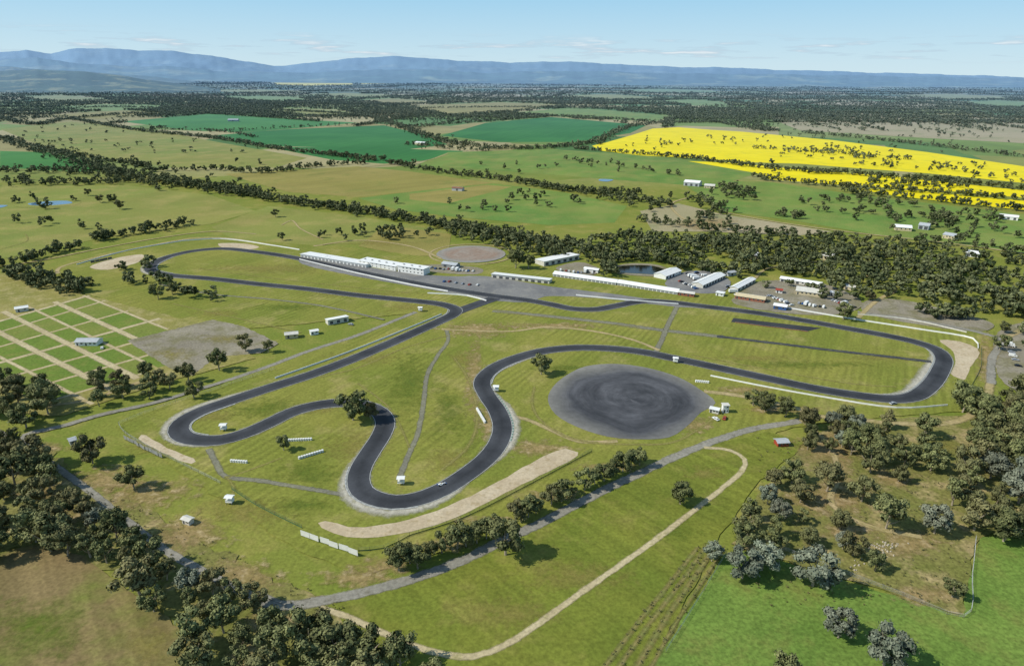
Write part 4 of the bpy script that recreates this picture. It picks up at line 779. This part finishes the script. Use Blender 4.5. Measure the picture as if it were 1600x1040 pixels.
for u, v, l in [(627, 757, 'white marshal post inside the bottom bend of the track'), (350, 673, 'white marshal post inside the left hairpin'), (360, 787, 'white marshal post at the end of the short path near the fence'), (1055, 567, 'white marshal post below the track above the skid pan'), (657, 487, 'white marshal post left of the track junction'), (775, 612, 'white marshal post inside the right hand curve left of the skid pan')]: post(u, v, l)
def wall(px, label, h=1.0, th=.5, mat='white', name='barrier_wall', cat='wall'):
    pl = smooth([P(*p) for p in px], 8); nr = offsets(pl); vs, fs = [], []
    for p, q in zip(pl, nr):
        for s_, z in ((-1, .2), (-.6, .6 + h), (.6, .6 + h), (1, .2)): e = p + q * s_ * th / 2; vs.append((e.x, e.y, z))
    for i in range(len(pl) - 1):
        for k in range(4): fs.append((i * 4 + k, i * 4 + (k + 1) % 4, (i + 1) * 4 + (k + 1) % 4, (i + 1) * 4 + k))
    fs += [(0, 1, 2, 3), tuple(4 * (len(pl) - 1) + k for k in (3, 2, 1, 0))]
    o = newmesh(name, vs, fs, MO[mat]); tag(o, label, cat); return o
wall([(285, 377), (345, 374), (430, 385), (468, 391)], 'white concrete wall around the top left bend', .9)
wall([(468, 406), (560, 428), (640, 445), (700, 456)], 'white pit wall between pit lane and main straight', .8)
wall([(430, 592), (540, 553), (640, 513), (690, 492)], 'thin pale wall along the outside of the left straight', .7)
wall([(668, 459), (730, 463), (760, 471)], 'short white wall left of the track junction', .9)
wall([(900, 462), (960, 468), (1060, 476)], 'white wall in front of the long thin sheds', .8)
wall([(1230, 482), (1330, 499), (1440, 516), (1520, 530), (1528, 545)], 'long white wall behind the right hand straight', .8)
wall([(1110, 588), (1200, 606), (1290, 622), (1400, 638), (1480, 634)], 'long pale wall below the right hand straight', .6)
wall([(120, 414), (200, 392), (285, 377)], 'pale wall behind the upper left gravel trap', .7)
wall([(1340, 492), (1420, 500), (1510, 520)], 'low pale wall before the right gravel yard', .6, mat='offwhite')
def tyres(a, b, label):
    A_ = Vector(P(*a)); B_ = Vector(P(*b)); L = (B_ - A_).length; d = (B_ - A_) / L; n = max(2, int(L / 1.2)); mb = MB()
    for i in range(n):
        p = A_ + d * (i + .5) * L / n
        for q in range(4): mb.tube([(p.x, p.y, .36 + q * .32), (p.x, p.y, .66 + q * .32)], [.62, .62], 9)
    tag(mb.build('tyre_barrier', MO['white']), label, 'tyre barrier')
tyres((446, 690), (488, 688), 'white tyre barrier beside the small narrow tree, upper of two'); tyres((466, 718), (506, 706), 'white tyre barrier slanting below the small narrow tree'); tyres((360, 722), (387, 724), 'short white tyre barrier left of the hairpin path')
tyres((1086, 597), (1108, 599), 'white tyre barrier above the right end of the skid pan'); tyres((745, 640), (758, 662), 'white tyre barrier on the gravel outside the right hand curve')
def fence(px, label, sp=5, h=1.8, mat='zinc', panel=False):
    pl = smooth([P(*p) for p in px], sp)
    t = thing('wire_fence', label, 'fence', (pl[0].x, pl[0].y, .4)); o0 = pl[0]
    mb = MB()
    for i in range(len(pl) - 1):
        a = pl[i] - o0; b = pl[i + 1] - o0
        for z in (.5, 1.0, 1.5, h): mb.tube([(a.x, a.y, z), (b.x, b.y, z)], [.03, .03], 3)
        if panel: mb.quad((a.x, a.y, .1), (b.x, b.y, .1), (b.x, b.y, .6), (a.x, a.y, .6))
    mb.build('wire', MO[mat], t)
    q = MB(); q.tube([(0, 0, -.4), (0, 0, h + .15)], [.07, .07], 5); pm_ = None
    for i, p in enumerate(pl[:100]):
        if pm_ is None: c = q.build('post', MO['timber'], t); pm_ = c
        else: c = pm_.copy(); C.objects.link(c)
        c.parent = t; c.location = (p.x - o0.x, p.y - o0.y, 0)
fence([(186, 664), (195, 678), (345, 757)], 'wire fence behind the grey advertising boards at left', 5)
fence([(362, 765), (400, 790), (472, 826)], 'wire fence from the path end to the white billboards', 5, mat='greenpaint', panel=True)
fence([(640, 838), (720, 812), (820, 762), (925, 706)], 'wire fence below the long gravel trap', 5, mat='greenpaint', panel=True)
fence([(1145, 830), (1300, 890), (1410, 932), (1505, 966), (1518, 900), (1524, 842)], 'post and wire fence around the scrubland corner', 6)
fence([(1135, 866), (1090, 940), (1040, 1020)], 'post and wire fence along the left of the bright pasture', 6)
fence([(186, 664), (240, 642), (330, 612), (430, 578)], 'wire fence between the access road and the left hairpin', 6)
fence([(1533, 545), (1532, 575), (1520, 600), (1500, 640)], 'wire fence outside the right hand bend', 5, mat='greenpaint', panel=True)
fence([(560, 862), (600, 858), (640, 838)], 'wire fence between the billboards and the gravel trap', 5, mat='greenpaint', panel=True)
def boards(a, b, n, h, label, group, mat):
    A_ = Vector(P(*a)); B_ = Vector(P(*b)); d = B_ - A_; L = d.length; rz = math.atan2(d.y, d.x); d /= L; w = L / n
    t = thing('billboard', label, 'billboard', (A_.x, A_.y, .5), rz, group)
    mb = MB(); mb.box(.15, w - .15, 0, .08, .4, h); mb.build('panel', MO[mat], t)
    for x in (.8, w - .8):
        mb = MB(); mb.box(x - .08, x + .08, .08, .22, -.4, h - .1); mb.build('post', MO['timber'], t)
    mb = MB(); mb.box(.15, w - .15, -.04, 0, h - .12, h + .04); mb.build('top_trim', MO['grey' if mat != 'white' else 'white'], t)
    for i in range(1, n):
        p = A_ + d * w * i + Vector((random.uniform(-.3, .3), random.uniform(-.3, .3))); copytree(t, (p.x, p.y, .5), rz + random.uniform(-.06, .06))
boards((470, 838), (560, 870), 6, 3.0, 'plain white billboard in the row at the fence corner, bottom of the circuit', 'white billboards at the fence corner', 'white')
boards((194, 687), (254, 717), 12, 2.4, 'narrow grey advertising board in the row at left', 'advertising boards at left', 'grey')
boards((142, 412), (176, 405), 5, 2.4, 'dark advertising board behind the upper left gravel trap', 'advertising boards at upper left', 'darkgrey')
boards((1148, 505), (1262, 519.5), 10, .9, 'low red board along the burnt black apron', 'red boards along the black apron', 'red')
# ------------------------------------------------------------------ vehicles
def make_car(col, van=False):
    t = thing('parked_car' if not van else 'parked_van', 'x', 'car' if not van else 'van')
    pr = [(-2.2, .35), (-2.25, .8), (-1.9, .98), (-1.35, 1.4), (.3, 1.45), (1.0, 1.0), (2.05, .82), (2.2, .42)] if not van else [(-2.4, .35), (-2.45, 1.9), (-2.2, 2.1), (1.2, 2.1), (1.9, 1.2), (2.4, 1.0), (2.45, .4)]
    v = []; hw = lambda z: .9 - max(0, z - .9) * (.35 if not van else .1)
    n = len(pr); v += [(x, -hw(z), z) for x, z in pr] + [(x, hw(z), z) for x, z in pr]
    f = [tuple(range(n)), tuple(range(2 * n - 1, n - 1, -1))] + [(i, n + i, n + (i + 1) % n, (i + 1) % n) for i in range(n)]
    newmesh('body', v, f, MO[col], t)
    def glass(nm, q): newmesh(nm, q, [(0, 1, 2, 3)], MO['glass'], t)
    if not van:
        glass('windscreen', [(.38, -.62, 1.43), (.98, -.78, 1.06), (.98, .78, 1.06), (.38, .62, 1.43)]); glass('rear_window', [(-1.42, -.62, 1.39), (-1.87, -.74, 1.06), (-1.87, .74, 1.06), (-1.42, .62, 1.39)])
        for s in (-1, 1): glass('side_window', [(-1.2, s * .75, 1.36), (.3, s * .75, 1.36), (.8, s * .9, 1.0), (-1.6, s * .9, 1.0)])
    else:
        glass('windscreen', [(1.26, -.72, 2.05), (1.9, -.8, 1.3), (1.9, .8, 1.3), (1.26, .72, 2.05)])
        for s in (-1, 1): glass('side_window', [(.5, s * .84, 1.85), (1.1, s * .84, 1.85), (1.5, s * .9, 1.35), (.5, s * .9, 1.35)])
    for x in (-1.4, 1.4):
        for s in (-.82, .82):
            mb = MB(); mb.tube([(x, s - .1, .33), (x, s + .1, .33)], [.34, .34], 12); w = mb.build('wheel', MO['tyre'], t); mb = MB(); mb.tube([(x, s - .12, .33), (x, s + .12, .33)], [.18, .18], 8); mb.build('rim', MO['silver'], w)
    return t
def make_truck():
    t = thing('parked_truck', 'x', 'truck')
    mb = MB(); mb.box(-4.2, 1.9, -1.2, 1.2, 1.0, 3.4); mb.build('cargo_box', MO['white'], t)
    mb = MB(); mb.prism([(2.1, .5), (2.1, 2.7), (3.3, 2.65), (3.8, 1.7), (3.9, .5)], -1.1, 1.1, 'y'); mb.build('cab', MO['white'], t)
    newmesh('windscreen', [(3.38, -.95, 2.55), (3.8, -.95, 1.78), (3.8, .95, 1.78), (3.38, .95, 2.55)], [(0, 1, 2, 3)], MO['glass'], t)
    mb = MB(); mb.box(-4.1, 3.6, -.45, .45, .6, .98); mb.build('chassis', MO['darkgrey'], t)
    for x in (-3.2, -2.1, 2.9):
        for s in (-1.0, 1.0): mb = MB(); mb.tube([(x, s - .14, .48), (x, s + .14, .48)], [.48, .48], 12); mb.build('wheel', MO['tyre'], t)
    return t
cp = {c: make_car(c) for c in ('white', 'silver', 'black', 'red', 'blue')}; vp = make_car('white', True); tp = make_truck()
LOT = [((1072, 428), (1104, 446), 10, 'on the paddock tar beside the dark pond'), ((1086, 426), (1122, 440), 10, 'on the paddock tar left of the garage block'), ((668, 419), (742, 425), 14, 'behind the race control tower'), ((1200, 462), (1238, 478), 12, 'on the right gravel yard left of the clubhouse'), ((1300, 470), (1335, 482), 8, 'at the right end of the gravel yard'), ((480, 402), (560, 413), 10, 'in front of the left pit garages'), ((1572, 540), (1592, 575), 5, 'on the yard at the far right edge'), ((690, 440), (750, 448), 6, 'on the pit apron before the junction'), ((1062, 440), (1090, 452), 8, 'below the short white shed by the dark pond'), ((872, 424), (926, 428), 8, 'behind the long thin sheds'), ((1245, 474), (1290, 482), 8, 'in front of the clubhouse'), ((1136, 446), (1150, 462), 6, 'between the garage block and the narrow shed')]
for (a, b, n, lab) in LOT:
    A_ = Vector(P(*a)); B_ = Vector(P(*b)); rz = math.atan2((B_ - A_).y, (B_ - A_).x)
    for i in range(n):
        p = A_.lerp(B_, (i + random.uniform(.2, .8)) / n) + Vector((random.uniform(-1, 1), random.uniform(-2, 2)))
        c = random.choice(('white', 'white', 'silver', 'black', 'red', 'blue', 'silver')); k = random.random()
        src, nn = (tp, 'white box truck') if k < .12 else ((vp, 'white van') if k < .3 else (cp[c], c + ' car'))
        copytree(src, (p.x, p.y, .8), rz + 1.57 + random.uniform(-.1, .1), 1, nn + ' parked ' + lab, nn + 's parked ' + lab)
for u, v, c, l in ((1132, 655, 'red', 'red car parked beside the timing tower at the skid pan'), (1118, 656, 'white', 'white car parked beside the timing tower at the skid pan'), (548, 508, 'silver', 'silver car beside the white open shed inside the left straight'), (160, 545, 'white', 'white car beside the white block in the camping ground'), (1395, 632, 'silver', 'silver car on the service road below the right hand bend')):
    x, y = P(u, v); copytree(cp[c], (x, y, .6), random.uniform(0, 3), 1, l)
for t in list(cp.values()) + [vp, tp]:
    for c in list(t.children):
        for g in list(c.children): bpy.data.objects.remove(g)
        bpy.data.objects.remove(c)
    bpy.data.objects.remove(t)
x, y = P(690, 758); t = thing('race_car', 'small white open wheel race car on the bottom bend of the track', 'race car', (x, y, 1.27), .62)
mb = MB(); mb.prism([(-1.9, .15), (-1.9, .55), (-1.0, .85), (-.3, .8), (-.2, .5), (.3, .5), (.4, .62), (2.1, .25), (2.1, .15)], -.33, .33, 'y'); mb.box(-1.1, .3, -.75, .75, .12, .42); mb.build('body', MO['white'], t)
mb = MB(); mb.box(2.0, 2.35, -.8, .8, .12, .18); mb.build('front_wing', MO['blue'], t); mb = MB(); mb.box(-2.3, -1.95, -.55, .55, .75, .82); mb.box(-2.3, -1.95, -.57, -.54, .4, .95); mb.box(-2.3, -1.95, .54, .57, .4, .95); mb.build('rear_wing', MO['blue'], t)
for wx in (-1.5, 1.5):
    for s in (-.8, .8): mb = MB(); mb.tube([(wx, s - .17, .31), (wx, s + .17, .31)], [.31, .31], 12); mb.build('wheel', MO['tyre'], t)
mb = MB(); mb.tube([(.0, 0, .5), (0, 0, .62), (0, 0, .78), (0, 0, .86)], [.12, .16, .14, .05], 8); mb.build('driver_helmet', MO['yellow'], t)
